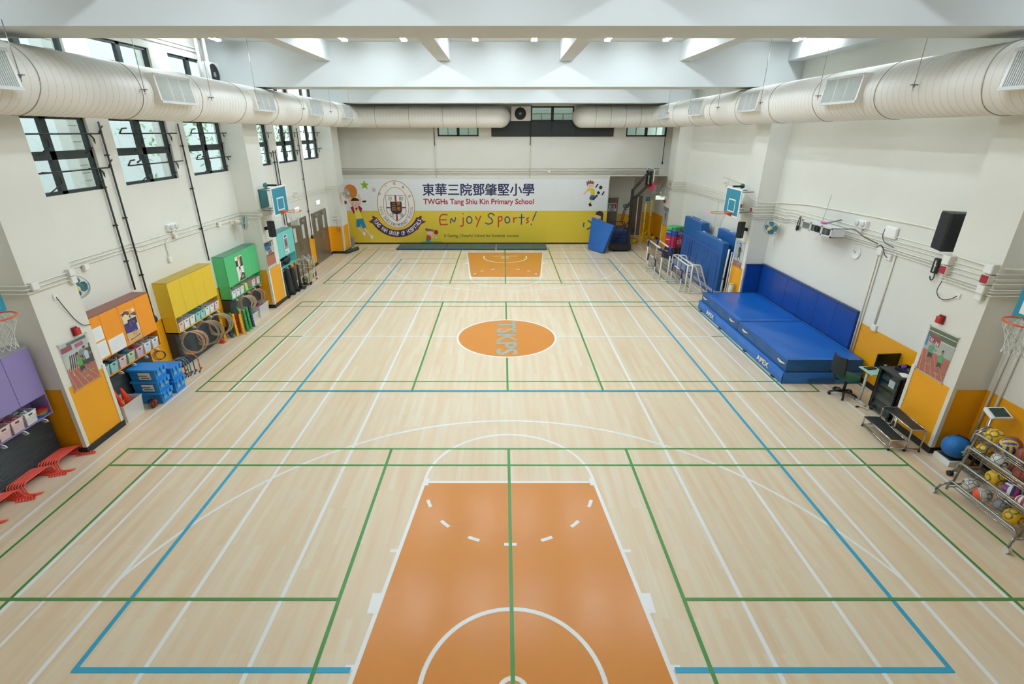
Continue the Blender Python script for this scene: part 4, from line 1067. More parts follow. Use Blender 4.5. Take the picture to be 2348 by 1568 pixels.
BP(SK, el(-7.12, 1.96, .2, .2)); BP('#1f2430', el(-7.1, 2.02, .21, .17, 20, .2, PI-.1)); BP('#1f2430', [(-6.78, 2.04), (-6.6, 2.08), (-6.58, 2.0), (-6.72, 1.98)])
for x in (-7.2, -7.04): BP('#1f2430', el(x, 1.98, .018, .02, 8))
for x in (-7.25, -6.97): BP('#e08a90', el(x, 1.91, .04, .03, 10))
BP('#e08a90', [(-7.16, 1.88), (-7.04, 1.88), (-7.09, 1.82)])
BP('#7ab648', [(-4.1, .08), (-3.05, .08), (-3.05, .13), (-4.1, .13)])
BP('#2c8fc4', [(-3.86, .13), (-3.64, .13), (-3.64, .2), (-3.86, .2)]); BP('#b34a2a', [(-3.86, .2), (-3.62, .2), (-3.58, .42), (-3.78, .46)])
BL(SK, [(-3.62, .38), (-3.46, .3)], .06); BL(SK, [(-3.6, .42), (-3.36, .46)], .06); BP(REDT, el(-3.34, .58, .1, .11)); BP('#f4f5f4', el(-3.34, .32, .035, .035, 14))
BP(SK, el(-3.66, .56, .15, .14)); BP('#8b5a44', el(-3.66, .62, .16, .12, 20, .0, PI)); BP('#8b5a44', el(-3.79, .72, .07, .06)); BP('#8b5a44', el(-3.5, .66, .06, .05))
BL(SK, [(3.95, 2.55), (3.78, 2.45), (3.72, 2.34)], .07); BP('#e9d020', [(4.0, 2.62), (4.2, 2.6), (4.26, 2.28), (4.06, 2.24)]); BP('#e9d020', [(3.86, 2.6), (4.02, 2.64), (4.02, 2.52), (3.84, 2.5)])
BP('#1f5aa0', [(4.04, 2.3), (4.22, 2.32), (4.24, 2.14), (4.08, 2.06), (3.98, 2.16)]); BL('#3a2a28', [(4.16, 2.1), (4.36, 2.32)], .09); BL('#e9d020', [(4.1, 2.1), (4.04, 1.9)], .07)
BP('#1f2430', [(3.96, 1.92), (4.06, 1.96), (4.14, 1.84), (4.02, 1.78)]); BP(SK, el(4.0, 2.74, .15, .13)); BP('#8b5a44', [(3.83, 2.74), (3.82, 2.86), (3.78, 2.93), (3.87, 2.91), (3.88, 3.0), (3.95, 2.93), (4.0, 3.01), (4.04, 2.93), (4.11, 2.98), (4.11, 2.9), (4.2, 2.9), (4.14, 2.84), (4.16, 2.79), (4.05, 2.83), (3.92, 2.83), (3.87, 2.77)])
for x in (3.95, 4.05): BP('#1f2430', el(x, 2.74, .014, .016, 8))
for (x, z, r) in ((4.49, 2.66, .09), (4.4, 2.42, .08)): BP('#1f2430', [(x+r*math.sin(2*PI*k/5), z+r*math.cos(2*PI*k/5)) for k in range(5)])
for (x, z, a) in ((4.3, 2.74, .6), (4.62, 2.4, .6)): BL('#1f2430', [(x-.05, z-.08), (x+.05, z+.08)], .06)
BP('#e9d020', el(3.98, .93, .26, .26)); 
for a in (0.4, 2.5, 4.6): BL('#1f5aa0', [(3.98+.19*math.cos(a+t), .93+.19*math.sin(a+t)) for t in (0, .3, .6, .9, 1.2)], .07)
BP(SK, el(4.46, 1.36, .12, .14)); BP('#3a2a28', el(4.52, 1.42, .19, .17, 24, -.6, PI)); BP('#3a2a28', [(4.6, 1.5), (4.7, 1.4), (4.7, 1.2), (4.62, 1.12)]); BP('#a51f5a', [(4.45, 1.05), (4.7, 1.12), (4.7, 1.2), (4.5, 1.22)])
o = bn.build('school_banner', [M(c, .5, var=.03, scale=2) for c in bcols])
tag(o, 'wide white and yellow school banner with crest and slogan on the end wall', 'banner')

# ------------------------------------------------------------------ things along the back wall
MATG = M('#4d6468', .5, var=.08); MATE = M('#1d3564', .5)
for i, (x0, x1) in enumerate(((-5.05, -2.78), (-2.75, -.46), (-.38, 1.95))):
    t = thing('floor_mat', f'grey-green folding floor mat before the banner, {("leftmost", "middle", "rightmost")[i]} of three', 'mat', (x0, 10.75, 0), 0, 'grey-green mats before the banner')
    w = x1-x0; b = MB(); b.box(0, w, 0, 1.2, .004, .05); b.build('mat_body', MATG, t, bevel=.01)
    b = MB(); b.box(-.004, w+.004, -.012, 0, 0, .052); b.box(-.004, w+.004, 1.2, 1.212, 0, .052); b.box(-.012, 0, 0, 1.2, 0, .052); b.box(w, w+.012, 0, 1.2, 0, .052); b.build('edging', MATE, t)
    for k in (1, 2, 3): MB().box(w*k/4-.006, w*k/4+.006, .01, 1.19, .049, .0515).build('fold_seam', M('#32464c', .6), t)
t = thing('rolled_mat', 'dark green rolled mat on the floor at the farthest left pillar', 'mat', (-7.0, 10.3, 0), -.35)
MB().cyl((0, -.42, .085), (0, .45, .085), .085, n=20).build('roll', M('#36412f', .75, var=.2, bump=.3), t)
for y in (-.2, .25): MB().ring((0, y, .085), .087, .006, (0, 1, 0), 24, 5).build('strap', BLACK, t)
t = thing('storage_box', 'grey box on the floor behind the farthest left pillar', 'box', (-7.4, 11.5, 0))
MB().box(-.16, .16, -.2, .2, 0, .42).build('body', M('#8b8780', .6), t, bevel=.01); MB().box(-.17, .17, -.21, .21, .42, .46).build('lid', M('#a19c92', .6), t, bevel=.008)
# ------------------------------------------------------------------ doors of the left wall
BRN = M('#8a7f72', .28, .7, var=.05)
def ddoor(n, y0, y1, zt, label):
    b = MB(); X0, X1 = -XW+.0, -XW+.03
    b.box(X0, X1, y0, y0+.05, 0, zt); b.box(X0, X1, y1-.05, y1, 0, zt); b.box(X0, X1, y0, y1, zt-.05, zt)
    d = b.build(f'door_{n}', M('#8a7f72', .35, .6)); tag(d, label, 'door', None, 'structure')
    ym = (y0+y1)/2
    for a, c, hy in ((y0+.05, ym-.004, ym-.1), (ym+.004, y1-.05, ym+.1)):
        l = MB(); l.box(X0, X1-.008, a, c, .008, zt-.052); lf = l.build('leaf', BRN, d)
        yc = (a+c)/2
        w = MB(); w.box(X1-.009, X1-.004, yc-.12, yc+.12, 1.3, 1.82); w.build('vision_panel', M('#c9d6d0', .12, var=.3, scale=8), lf)
        w = MB(); w.tube([(X1-.004, yc+.12*sx, zz) for sx, zz in ((-1, 1.3), (1, 1.3), (1, 1.82), (-1, 1.82))], .01, 5, closed=True, smooth=False); w.build('panel_frame', STEEL, lf)
        w = MB(); w.tube(round_path([(X1-.01, hy, .92), (X1+.06, hy, .92), (X1+.06, hy, 1.2), (X1-.01, hy, 1.2)], .03), .011, 8); w.build('handle', STEEL, lf)
        w = MB(); w.box(X1-.006, X1+.05, yc-.1, yc+.1, zt-.14, zt-.08); w.build('door_closer', GREYP, lf)
ddoor(1, 5.6, 7.34, 2.07, 'brown metal double door behind the racket cart on the left wall')
ddoor(2, 7.95, 9.67, 2.05, 'brown metal double door before the farthest left pillar')
EXW = emis('lit_exit_sign_face', '#e8f6ef', .75); EXG = emis('exit_sign_green', '#2f9060', .3)
def exitsign(label, loc, rz, rot=None):
    t = thing('exit_sign', label, 'exit sign', loc, rz, 'lit exit signs', rot)
    MB().box(-.2, .2, .0, .05, -.09, .09).build('housing', WHITE, t)
    MB().box(-.19, .19, -.004, 0, -.08, .08).build('lit_face', EXW, t)
    b = MB(); b.text('EXIT 出口', (-.15, -.0055, -.045), (1, 0, 0), (0, 0, 1), w=.3, h=.09, bold=.0); b.build('lettering', EXG, t)
exitsign('lit exit sign above the nearer brown double door', (-XW+.06, 6.5, 2.42), PI/2)
exitsign('lit exit sign above the farther brown double door', (-XW+.06, 8.8, 2.4), PI/2)
t = thing('wall_notice', 'white two-line notice beside the farthest left door', 'sign', (-XW+.01, 9.88, 1.5), PI/2)
# notice hangs on the near face of the last pillar
t.location = (-7.62, 9.985, 1.42); t.rotation_euler = (0, 0, 0)
for k in range(2):
    b = MB(); b.box(0, .3, -.004, 0, .14*k, .14*k+.13); b.build('sheet', WHITE, t)
    b = MB(); b.box(.04, .26, -.0055, -.004, .14*k+.05, .14*k+.075); b.build('print', M('#7d8482', .6), t)
t = thing('alarm_point', 'small dark red break-glass box on the last left pillar', 'alarm', (-7.38, 9.97, 1.07)); MB().box(-.045, .045, 0, .03, -.045, .045).build('case', M('#8e1f22', .5), t); MB().box(-.025, .025, -.006, 0, -.02, .02).build('glass_plate', WHITE, t)
# ------------------------------------------------------------------ portable basketball stand
t = thing('basketball_stand', 'black portable basketball stand with clear board right of the banner', 'basketball stand', (5.3, 10.65, 0))
MB().hexa([(-.5, -.3, .07), (.48, -.3, .07), (.48, .3, .07), (-.5, .3, .07), (-.46, -.26, .32), (.45, -.26, .32), (.45, .26, .32), (-.46, .26, .32)]).build('base', BLACK, t, bevel=.02)
for x in (-.42, .42):
    for y in (-.24, .24): MB().cyl((x, y-.02, .035), (x, y+.02, .035), .035, n=14).build('caster', GREYP, t)
for y in (-.09, .09): MB().box(.32, .4, y-.035, y+.035, .32, 2.7).build('post', BLACK, t)
for y in (-.13, .13):
    MB().tube([(.36, y, 2.68), (.98, y, 3.42)], .03, 4, smooth=False).build('upper_arm', BLACK, t)
    MB().tube([(.1, y, 1.93), (.36, y, 2.2), (1.02, y, 2.9)], .035, 4, smooth=False).build('lower_arm', BLACK, t)
    MB().tube([(.1, y, 1.93), (-.02, y, 1.3), (.33, y, .9)], .022, 4, smooth=False).build('brace', BLACK, t)
MB().tube([(-.3, 0, .4), (.34, 0, 1.35)], .025, 6).build('strut', BLACK, t)
MB().box(1.06, 1.075, -.55, .55, 2.86, 3.62).build('clear_board', CLEAR, t)
b = MB()
for (y0, y1, z0, z1) in ((-.57, .57, 2.83, 2.87), (-.57, .57, 3.6, 3.64), (-.57, -.53, 2.83, 3.64), (.53, .57, 2.83, 3.64), (-.22, .22, 2.95, 2.98), (-.22, .22, 3.25, 3.28), (-.22, -.19, 2.95, 3.28), (.19, .22, 2.95, 3.28)): b.box(1.05, 1.085, y0, y1, z0, z1)
b.build('board_frame', M('#e4e6e6', .35), t)
MB().box(1.03, 1.11, -.57, .57, 2.76, 2.88).build('board_padding', M('#d8244f', .5), t)
for y in (-.57, .57): MB().box(1.03, 1.11, y-.03, y+.03, 2.84, 3.08).build('corner_padding', M('#d8244f', .5), t)
for y in (-.3, .3): MB().box(.97, 1.05, y-.025, y+.025, 2.88, 3.5).build('board_bracket', BLACK, t)
MB().box(.97, 1.03, -.3, .3, 3.35, 3.43).build('board_bracket', BLACK, t)
RIM = M('#e0562a', .4); NETM = M('#dfe2dc', .7)
def rim_net(t, c, dx, parent_board_x, z, col=RIM):
    rm = MB(); rm.ring((c, 0, z), .225, .011, (0, 0, 1), 36, 8)
    rm.build('rim', col, t)
    k = MB(); xa = c-dx*.2; k.hexa([(parent_board_x, -.1, z-.1), (xa, -.1, z-.02), (xa, .1, z-.02), (parent_board_x, .1, z-.1), (parent_board_x, -.1, z+.02), (xa, -.1, z+.005), (xa, .1, z+.005), (parent_board_x, .1, z+.02)] if dx > 0 else
        [(xa, -.1, z-.02), (parent_board_x, -.1, z-.1), (parent_board_x, .1, z-.1), (xa, .1, z-.02), (xa, -.1, z+.005), (parent_board_x, -.1, z+.02), (parent_board_x, .1, z+.02), (xa, .1, z+.005)]); k.build('rim_bracket', col, t)
    n = MB(); S = 12; prof = [(.222, 0), (.2, -.07), (.17, -.14), (.14, -.21), (.12, -.28), (.115, -.36), (.125, -.42)]
    for d in (0, 1):
        for i in range(S):
            P = []
            for j, (r, h) in enumerate(prof):
                a = 2*PI*(i+(j*.5 if d else -j*.5))/S; P.append((c+r*math.cos(a), r*math.sin(a), z+h))
            n.tube(P, .0045, 4, caps=False)
    n.build('net', NETM, t)
rim_net(t, 1.36, 1, 1.1, 2.95, M('#d8342f', .4))
# leaning blue mat, dark mat pile, yellow volleyball posts
t = thing('crash_mat', 'bright blue crash mat standing on edge against the basketball stand', 'mat', (0, 0, 0))
A = Vector((3.98, 10.95, .01)); B_ = Vector((4.50, 10.0, .01)); up = Vector((.22, .12, 1.28)); nrm = (B_-A).cross(up).normalized()*.14
P = [A, B_, B_+Vector((.42, .12, 1.2)), A+Vector((.12, .12, 1.42))]
b = MB(); N = 10
def bil(u, v): return (P[0]*(1-u)+P[1]*u)*(1-v)+(P[3]*(1-u)+P[2]*u)*v
rr = random.Random(2)
G = [[bil(i/N, j/N)-nrm*(.05+.05*math.sin(i*.9+j*.6)*math.sin(PI*i/N)) for j in range(N+1)] for i in range(N+1)]
Bk = [[bil(i/N, j/N)+nrm*.9 for j in range(N+1)] for i in range(N+1)]
for i in range(N):
    for j in range(N):
        b.poly([G[i][j], G[i+1][j], G[i+1][j+1], G[i][j+1]]); b.poly([Bk[i+1][j], Bk[i][j], Bk[i][j+1], Bk[i+1][j+1]])
for k in range(N):
    b.poly([G[k][0], Bk[k][0], Bk[k+1][0], G[k+1][0]]); b.poly([G[k][N], G[k+1][N], Bk[k+1][N], Bk[k][N]])
    b.poly([G[0][k], G[0][k+1], Bk[0][k+1], Bk[0][k]]); b.poly([G[N][k], Bk[N][k], Bk[N][k+1], G[N][k+1]])
BLM = M('#2767b8', .35, var=.16, scale=5, bump=.8); b.build('mat_body', BLM, t)
MB().tube([bil(1, j/8)+nrm*.45 for j in range(9)], .02, 6).build('edge_piping', M('#12254c', .5), t)
for k in range(4):
    t = thing('stacked_mat', f'navy mat, {("lowest", "second", "third", "topmost")[k]} of the dark pile behind the basketball stand', 'mat', (4.98, 11.45, .19*k), 0, 'navy mats piled behind the basketball stand')
    MB().box(0, 1.0, 0, 1.5, .004, .18).build('mat_body', M('#1d3566', .45, var=.1, scale=3), t, bevel=.02); MB().box(.3, .4, -.012, 0, .07, .11).build('grip', M('#30343a', .5), t)
t = thing('trolley', 'dark tube trolley handle rising behind the leaning blue mat', 'trolley', (4.86, 11.3, 0))
MB().tube(round_path([(0, 0, .02), (0, 0, 1.2), (.75, 0, 1.2), (.75, 0, .85)], .12), .02, 8).build('handle_tube', M('#23272d', .5), t)
YP = M('#ecc41c', .4, var=.05)
for i, (x, y, h) in enumerate(((6.75, 12.2, 1.95), (7.25, 13.0, 2.0), (6.2, 13.1, 2.05))):
    t = thing('volleyball_post', ('yellow volleyball post nearest the basketball stand, on a splayed base', 'yellow volleyball post behind and right of the nearest one', 'yellow volleyball post leaning at the back of the recess')[i], 'post', (x, y, 0), .3*i, 'yellow volleyball posts in the recess')
    MB().cyl((0, 0, .1), (0, 0, h), .038, n=12).build('post', YP, t)
    for a in (0.5, 2.6, 4.4): MB().tube([(.36*math.cos(a), .36*math.sin(a), .1), (.02*math.cos(a), .02*math.sin(a), .55)], .018, 6).build('stay', YP, t)
    for a in (0.5, 2.6): MB().cyl((.36*math.cos(a)-.2*math.sin(a), .36*math.sin(a)+.2*math.cos(a), .1), (.36*math.cos(a)+.2*math.sin(a), .36*math.sin(a)-.2*math.cos(a), .1), .095, n=16).build('weight', YP, t)
    MB().box(-.05, .08, -.03, .03, h*.55, h*.6).build('winch', GREYP, t)
t = thing('white_pole', 'white pole leaning in the recess between the yellow posts', 'pole', (6.62, 13.3, 0)); MB().tube([(0, -.1, .02), (.05, .15, 2.1)], .025, 8).build('pole', WHITE, t); MB().ring((0, -.1, .04), .028, .008, (0, 0, 1), 12, 5).build('foot_cap', BLACK, t)
def sdoor(n, x0, x1, zt, y, label, sign):
    b = MB(); f = .05; b.box(x0-.0, x0+f, y-.02, y+.1, 0, zt); b.box(x1-f, x1, y-.02, y+.1, 0, zt); b.box(x0, x1, y-.02, y+.1, zt-f, zt)
    d = b.build(f'door_{n}', M('#d6d1c4', .5)); tag(d, label, 'door', None, 'structure')
    l = MB(); l.box(x0+f, x1-f, y+.02, y+.07, .01, zt-f); lf = l.build('leaf', M('#857a6e', .5), d)
    MB().tube([(x1-.12, y+.02, 1.0), (x1-.12, y-.03, 1.0), (x1-.22, y-.03, 1.0)], .01, 6).build('handle', STEEL, lf)
    MB().box(x0+.2, x1-.2, y+.012, y+.02, .15, .4).build('louvre_grille', M('#6d6459', .6), lf)
    return lf
sdoor(3, 5.08, 5.75, 2.06, 13.6, 'taupe toilet door just right of the banner', True)
sdoor(4, 6.5, 7.15, 2.1, 14.2, 'taupe door deep in the recess behind the yellow posts', False)
b = MB(); b.box(XW, XW+.1, 11.05, 11.12, 0, 2.3); b.box(XW, XW+.1, 11.88, 11.95, 0, 2.3); b.box(XW, XW+.1, 11.05, 11.95, 2.23, 2.3)
d = b.build('door_5', M('#d6d1c4', .5)); tag(d, 'dark doorway beside the farthest right pillar', 'door', None, 'structure')
MB().box(XW+.1, XW+.14, 11.05, 11.95, 0, 2.3).build('leaf', M('#4b4640', .5), d)
def sign(label, loc, rz, W, Hh, cells, base='#eef0ee', cat='sign'):
    t = thing('wall_sign', label, cat, loc, rz)
    b = MB(); b.box(0, W, -.006, 0, 0, Hh); b.build('plate', M(base, .5), t)
    b = MB(); cols = []
    for c, P in cells:
        if c not in cols: cols.append(c)
        b.m(cols.index(c)).poly([(x*W, -.0068-.0002*i, z*Hh) for i in (cols.index(c),) for x, z in P])
    b.build('pictogram', [M(c, .5) for c in cols], t); return t
def pict(x): return [ell(x, .8, .04, .06, 10), [(x-.06, .42), (x+.06, .42), (x+.07, .72), (x-.07, .72)]]
sign('white toilet sign with green and red panels on the door right of the banner', (5.2, 13.6-.01, 1.35), 0, .46, .4, [('#3c8f80', R_(.06, .5, .35, .92)), ('#b8324a', R_(.52, .94, .35, .92))]+[('#eef0ee', p) for p in pict(.2)+pict(.36)+pict(.72)]+[('#3b3f44', R_(.3, .7, .1, .22))])
sign('green and white toilet sign on the recess wall behind the basketball stand', (5.95, 13.59, 1.4), 0, .36, .34, [('#3c8f80', R_(.08, .92, .38, .92)), ('#eef0ee', pict(.3)[1]), ('#eef0ee', pict(.65)[1]), ('#3b3f44', R_(.3, .7, .1, .22))])
sign('teal sign plate high at the far end of the recess', (7.22, 14.19, 1.75), 0, .28, .26, [('#4a8f9a', R_(.1, .9, .1, .9)), ('#dfeeee', pict(.35)[1]), ('#dfeeee', pict(.65)[1])])
exitsign('lit exit sign tilted by the farthest right pillar fan', (7.0, 10.95, 2.33), -.15)
# boarded end-wall conduits
def conduit(label, P, r=.014, grp=None, rad=.06, col=OFFW, saddles=0):
    b = MB(); b.tube(round_path(P, rad, 5) if len(P) > 2 else P, r, 7)
    o = b.build('conduit', col); tag(o, label, 'conduit', grp); return o
for i, z in enumerate((3.50, 3.40, 3.32, 3.25)):
    conduit(f'pale conduit above the banner on the end wall, {nth[i]} from the top', [(-7.7, 12.075, z), (7.15, 12.075, z)], .016, 'conduits above the banner')
for i, (x, top, bot) in enumerate(((-3.2, 4.85, 3.1), (1.15, 5.45, 3.1))):
    conduit(f'vertical pale conduit down the end wall, {("left", "centre")[i]} one', [(x, 12.05, top), (x, 12.05, bot)], .016, 'vertical conduits on the end wall')
    t = thing('window_rod', f'dark window-opener rod on the end wall, {("left", "centre")[i]} one', 'window rod', (x, 12.07, 4.5), 0, 'window rods on the end wall'); MB().cyl((0, -.03, 0), (0, -.03, .95 if i == 0 else 1.65), .014, n=8).build('rod', BLACK, t); MB().box(-.015, .015, -.03, .03, .05, .08).build('bracket', BLACK, t)
t = thing('window_rod', 'dark window-opener rod at the right end of the end wall', 'window rod', (7.24, 12.07, 3.75), 0); MB().cyl((0, -.03, 0), (0, -.03, 1.6), .014, n=8).build('rod', BLACK, t); MB().ball((0, -.03, 0), .05, 12, 8, (.7, .7, 1.3)).build('crank', BLACK, t)
t = thing('junction_box', 'white junction box on the end-wall conduits above the banner', 'junction box', (2.05, 12.04, 3.38)); MB().box(-.07, .07, 0, .05, -.07, .07).build('case', OFFW, t, bevel=.01); MB().box(-.05, .05, -.005, 0, -.05, .05).build('cover', WHITE, t)
# ================================================================== HOOPS ON THE SIDE WALLS
BB = M('#1d86a0', .35, var=.04); BBW = M('#f0f2f0', .35)
def wallhoop(label, s, y, z0, near):
    t = thing('wall_basketball_hoop', label, 'basketball hoop', (s*6.7, y, 0), 0 if s < 0 else PI)
    w, h = .525, .82
    b = MB(); b.box(-.03, 0, -w, w, z0, z0+h); b.build('backboard', BBW, t, bevel=.008)
    b = MB(); b.m(1 if near else 0)
    if near:
        b.m(0); 
        for (a, c, e, f) in ((-w, w, z0, z0+.07), (-w, w, z0+h-.07, z0+h), (-w, -w+.07, z0+.07, z0+h-.07), (w-.07, w, z0+.07, z0+h-.07)): b.box(0, .003, a, c, e, f)
    else: b.box(0, .002, -w+.05, w-.05, z0+.05, z0+h-.05)
    b.build('painted_face' if not near else 'painted_border', BB, t)
    b = MB(); a, q = .24, .035; za, zb = z0+.13, z0+.5
    for (y0, y1, e, f) in ((-a, a, za, za+q), (-a, a, zb-q, zb), (-a, -a+q, za+q, zb-q), (a-q, a, za+q, zb-q)): b.box(.002, .005, y0, y1, e, f)
    b.build('target_square', BBW if not near else BB, t)
    rim_net(t, .34, 1, 0, z0+.1, M('#df5a22', .4))
    for yy in (-.35, .35):
        for zz in (z0+.15, z0+h-.1): MB().tube([(-.03, yy, zz), (-.49 if not near else -1.05, yy*.6, zz)], .014, 6).build('wall_bracket', GREYP, t)
    if s < 0 and not near: MB().box(-.49, -.46, -.24, .24, z0+.2, z0+h-.08).build('wall_plate', M('#24767f', .4), t)
    MB().lathe([(.0, -.05), (.06, -.04), (.08, .03), (.04, .06), (0, .06)], (-.3, -.15, z0+h+.03), (1, 0, 0), 14).build('folding_cam', M('#2f7a72', .4), t)
    MB().box(-.3, .0, -.14, -.06, z0+h-.0, z0+h+.05).build('folding_arm', BLACK, t)
wallhoop('basketball hoop with blue board on the middle left pillar', -1, 2.9, 2.79, False)
wallhoop('basketball hoop with blue board on the middle right pillar', 1, 2.9, 2.74, False)
wallhoop('basketball hoop with white board at the left edge above the purple cabinet', -1, -6.62, 2.87, True)
wallhoop('basketball hoop with white board at the right edge above the ball cart', 1, -6.62, 2.80, True)
# ================================================================== FANS
FB = M('#2b7883', .25, var=.05, alpha=.92); CREAM = M('#e8e0cc', .4)
def fan(label, loc, rz, aim=(1, 0, -.1), white=False):
    t = thing('wall_fan', label, 'fan', loc, rz)
    MB().box(0, .03, -.06, .06, -.2, .08).build('wall_plate', CREAM, t, bevel=.006)
    MB().box(.02, .1, -.035, .035, -.03, .05).build('arm', CREAM, t, bevel=.008)
    a = Vector(aim).normalized(); c = Vector((.1, 0, .03))
    MB().lathe([(.0, 0), (.055, .01), (.07, .06), (.06, .16), (.03, .18)], c, a, 18).build('motor_housing', CREAM, t)
    h = c+a*.24; u = a.orthogonal().normalized(); w = a.cross(u)
    g = MB()
    for (rd, d) in ((.2, 0), (.2, .05), (.15, .085), (.1, .1), (.15, -.045), (.1, -.06)): g.ring(h+a*d, rd, .002 if rd < .2 else .006, a, 32, 5)
    for k in range(26):
        q = 2*PI*k/26; e = u*math.cos(q)+w*math.sin(q)
        g.tube([h+a*.1+e*.04, h+a*.09+e*.14, h+a*.05+e*.19, h+e*.202, h-a*.04+e*.15, h-a*.06+e*.06], .0012, 3, caps=False)
    g.build('guard', M('#9fb4b4', .3, .5), t)
    for k in range(4):
        q0 = 2*PI*k/4+.4
        P = []
        for (rr_, da) in ((.035, 0), (.09, -.28), (.15, -.2), (.185, .15), (.187, .6), (.17, .95), (.12, 1.1), (.05, 1.0)):
            e = u*math.cos(q0+da)+w*math.sin(q0+da); P.append(h+e*rr_+a*(.025-.045*max(0, min(1, da+.2))))
        MB().prism([tuple(p) for p in P], tuple(a*.003)).build('blade', M('#c9cfcc', .3, alpha=.7) if white else FB, t)
    MB().lathe([(.05, 0), (.05, .02), (.035, .03), (0, .032)], h+a*.1, a, 18).build('hub_badge', M('#e2c98a', .4), t)
    MB().cyl((.05, -.02, -.5), (.05, -.02, -.05), .0025, n=4).build('pull_cord', GREYP, t)
fan('white wall fan with teal blades peeping past the nearest left pillar', (-XW, -3.95, 2.6), 0, (.8, -.6, -.1))
fan('white wall fan with teal blades before the middle left pillar', (-XW, 1.9, 2.7), 0, (.85, .3, -.12))
fan('pale wall fan on the farthest left pillar, in front of the banner', (-XP, 10.2, 2.6), 0, (.9, -.5, -.1), True)
fan('white wall fan with teal blades past the middle right pillar', (XW, 1.98, 2.58), PI, (.8, .55, -.15))
fan('pale wall fan on the farthest right pillar beside the exit sign', (XP, 10.45, 2.62), PI, (.85, .5, -.1), True)
# ================================================================== CONDUITS, BOXES AND SWITCHGEAR ON THE SIDE WALLS
def along(label, s, z, grp, dz=0, off=.0, seg=((-14, -5.22), (-4.35, 2.42), (3.29, 10.0)), r=.0105, hump=None):
    """one conduit following wall, pillar, wall ... of a side"""
    P = []
    xw, xp = XW-.02-off, XP-.02-off
    P += [(s*xw, -9.5, z), (s*xw, -5.25-off, z), (s*xp, -5.25-off, z), (s*xp, -4.32+off, z), (s*xw, -4.32+off, z)]
    if hump: P += [(s*xw, hump-.25, z), (s*xw, hump, z+dz)]
    P += [(s*xw, 2.39-off, z+dz), (s*xp, 2.39-off, z+dz), (s*xp, 3.32+off, z+dz), (s*xw, 3.32+off, z+dz), (s*xw, 9.97-off, z+dz*1.3), (s*xp, 9.97-off, z+dz*1.3), (s*xp, 10.8, z+dz*1.3)]
    return conduit(label, P, r, grp, .035)
for i, (z, dz) in enumerate(((2.96, -.03), (2.90, -.05), (2.84, -.08))):
    along(f'pale conduit run along the left wall and pillars, {nth[i]} from the top', -1, z, 'conduits along the left wall', dz, .002*i, hump=-1.95)
for i, (z, dz) in enumerate(((3.14, -.04), (3.06, -.04), (2.99, -.05), (2.90, -.05), (2.86, -.05), (2.81, -.05))):
    along(f'pale conduit run along the right wall and pillars, {nth[i]} from the top', 1, z, 'conduits along the right wall', dz, .002*i, hump=1.7)
conduit('thick pale cable drooping along the right wall above the other conduits', [(XW-.03, -8.5, 3.42), (XW-.03, -5.27, 3.22), (XP-.03, -5.27, 3.22), (XP-.03, -4.3, 3.24), (XW-.03, -4.3, 3.3), (XW-.03, -3.2, 3.46), (XW-.03, -.9, 3.4), (XW-.03, .8, 3.35), (XW-.03, 2.37, 3.2), (XP-.03, 2.37, 3.2), (XP-.03, 3.34, 3.42), (XW-.03, 3.34, 3.45), (XW-.03, 6.2, 3.6)], .016, None, .3)
for i, (y, z0, z1) in enumerate(((-2.05, .02, 2.78), (-2.13, .02, 2.78), (-2.52, 1.3, 2.85))):
    conduit(f'vertical pale pipe on the right wall beyond the blue mats, {nth[i]} from the mats', [(XW-.02, y, z0), (XW-.02, y, z1)], .017, 'vertical pipes beyond the blue mats')
for i, (y) in enumerate((-5.32, -5.46)):
    conduit(f'vertical pale pipe behind the nearest right pillar, {("nearer the pillar", "farther from the pillar")[i]}', [(XW-.025, y, .3), (XW-.025, y, 2.75)], .022, 'vertical pipes behind the nearest right pillar')
conduit('vertical pale pipe on the right wall above the mat trolleys', [(XW-.02, 6.35, 2.0), (XW-.02, 6.35, 2.85)], .014)
conduit('bent grey drop pipe to the small white box on the left wall', [(-XW+.02, -.95, 2.82), (-XW+.02, -1.09, 2.75), (-XW+.02, -1.09, 2.45)], .012)
conduit('thin pale pipe down the farthest left pillar to the alarm box', [(-7.4, 9.975, 2.8), (-7.4, 9.975, 1.12)], .009)
def jbox(label, loc, sz=.06, d=.05, s=1, grp=None, red=False, name='junction_box', cat='junction box'):
    t = thing(name, label, cat, loc, 0 if s < 0 else PI, grp)
    MB().box(0, d, -sz, sz, -sz, sz).build('case', OFFW, t, bevel=.008)
    MB().box(d, d+.006, -sz*.85, sz*.85, -sz*.85, sz*.85).build('cover', M('#9e2436', .5) if red else WHITE, t)
jbox('white junction box on the corner of the nearest left pillar', (-XP, -5.12, 2.93), .065, .06, -1)
jbox('white junction box at the far corner of the nearest left pillar, upper one', (-XP, -4.42, 2.96), .06, .06, -1)
jbox('white junction box at the far corner of the nearest left pillar, lower one', (-XP, -4.42, 2.83), .06, .06, -1)
jbox('white junction box on the left wall above the orange cabinet', (-XW+.02, -3.45, 2.80), .055, .05, -1)
jbox('white junction box below the emergency lamp on the left wall', (-XW+.02, -.72, 2.84), .055, .05, -1)
jbox('small white box on a drop pipe above the yellow cabinet', (-XW, -1.09, 2.38), .06, .05, -1)
jbox('white junction box on the left wall before the fan', (-XW+.02, 1.2, 2.78), .055, .05, -1)
jbox('white junction box on the middle left pillar corner', (-XP, 2.5, 2.84), .06, .06, -1)
jbox('white junction box by the hoop on the middle left pillar', (-XP, 3.2, 2.84), .06, .06, -1)
jbox('red-faced box on the far edge of the nearest right pillar', (XP, -4.3-.08, 2.99), .07, .1, 1, None, True)
jbox('white box above the red-faced box on the far edge of the nearest right pillar', (XP, -4.3-.08, 3.15), .075, .1, 1)
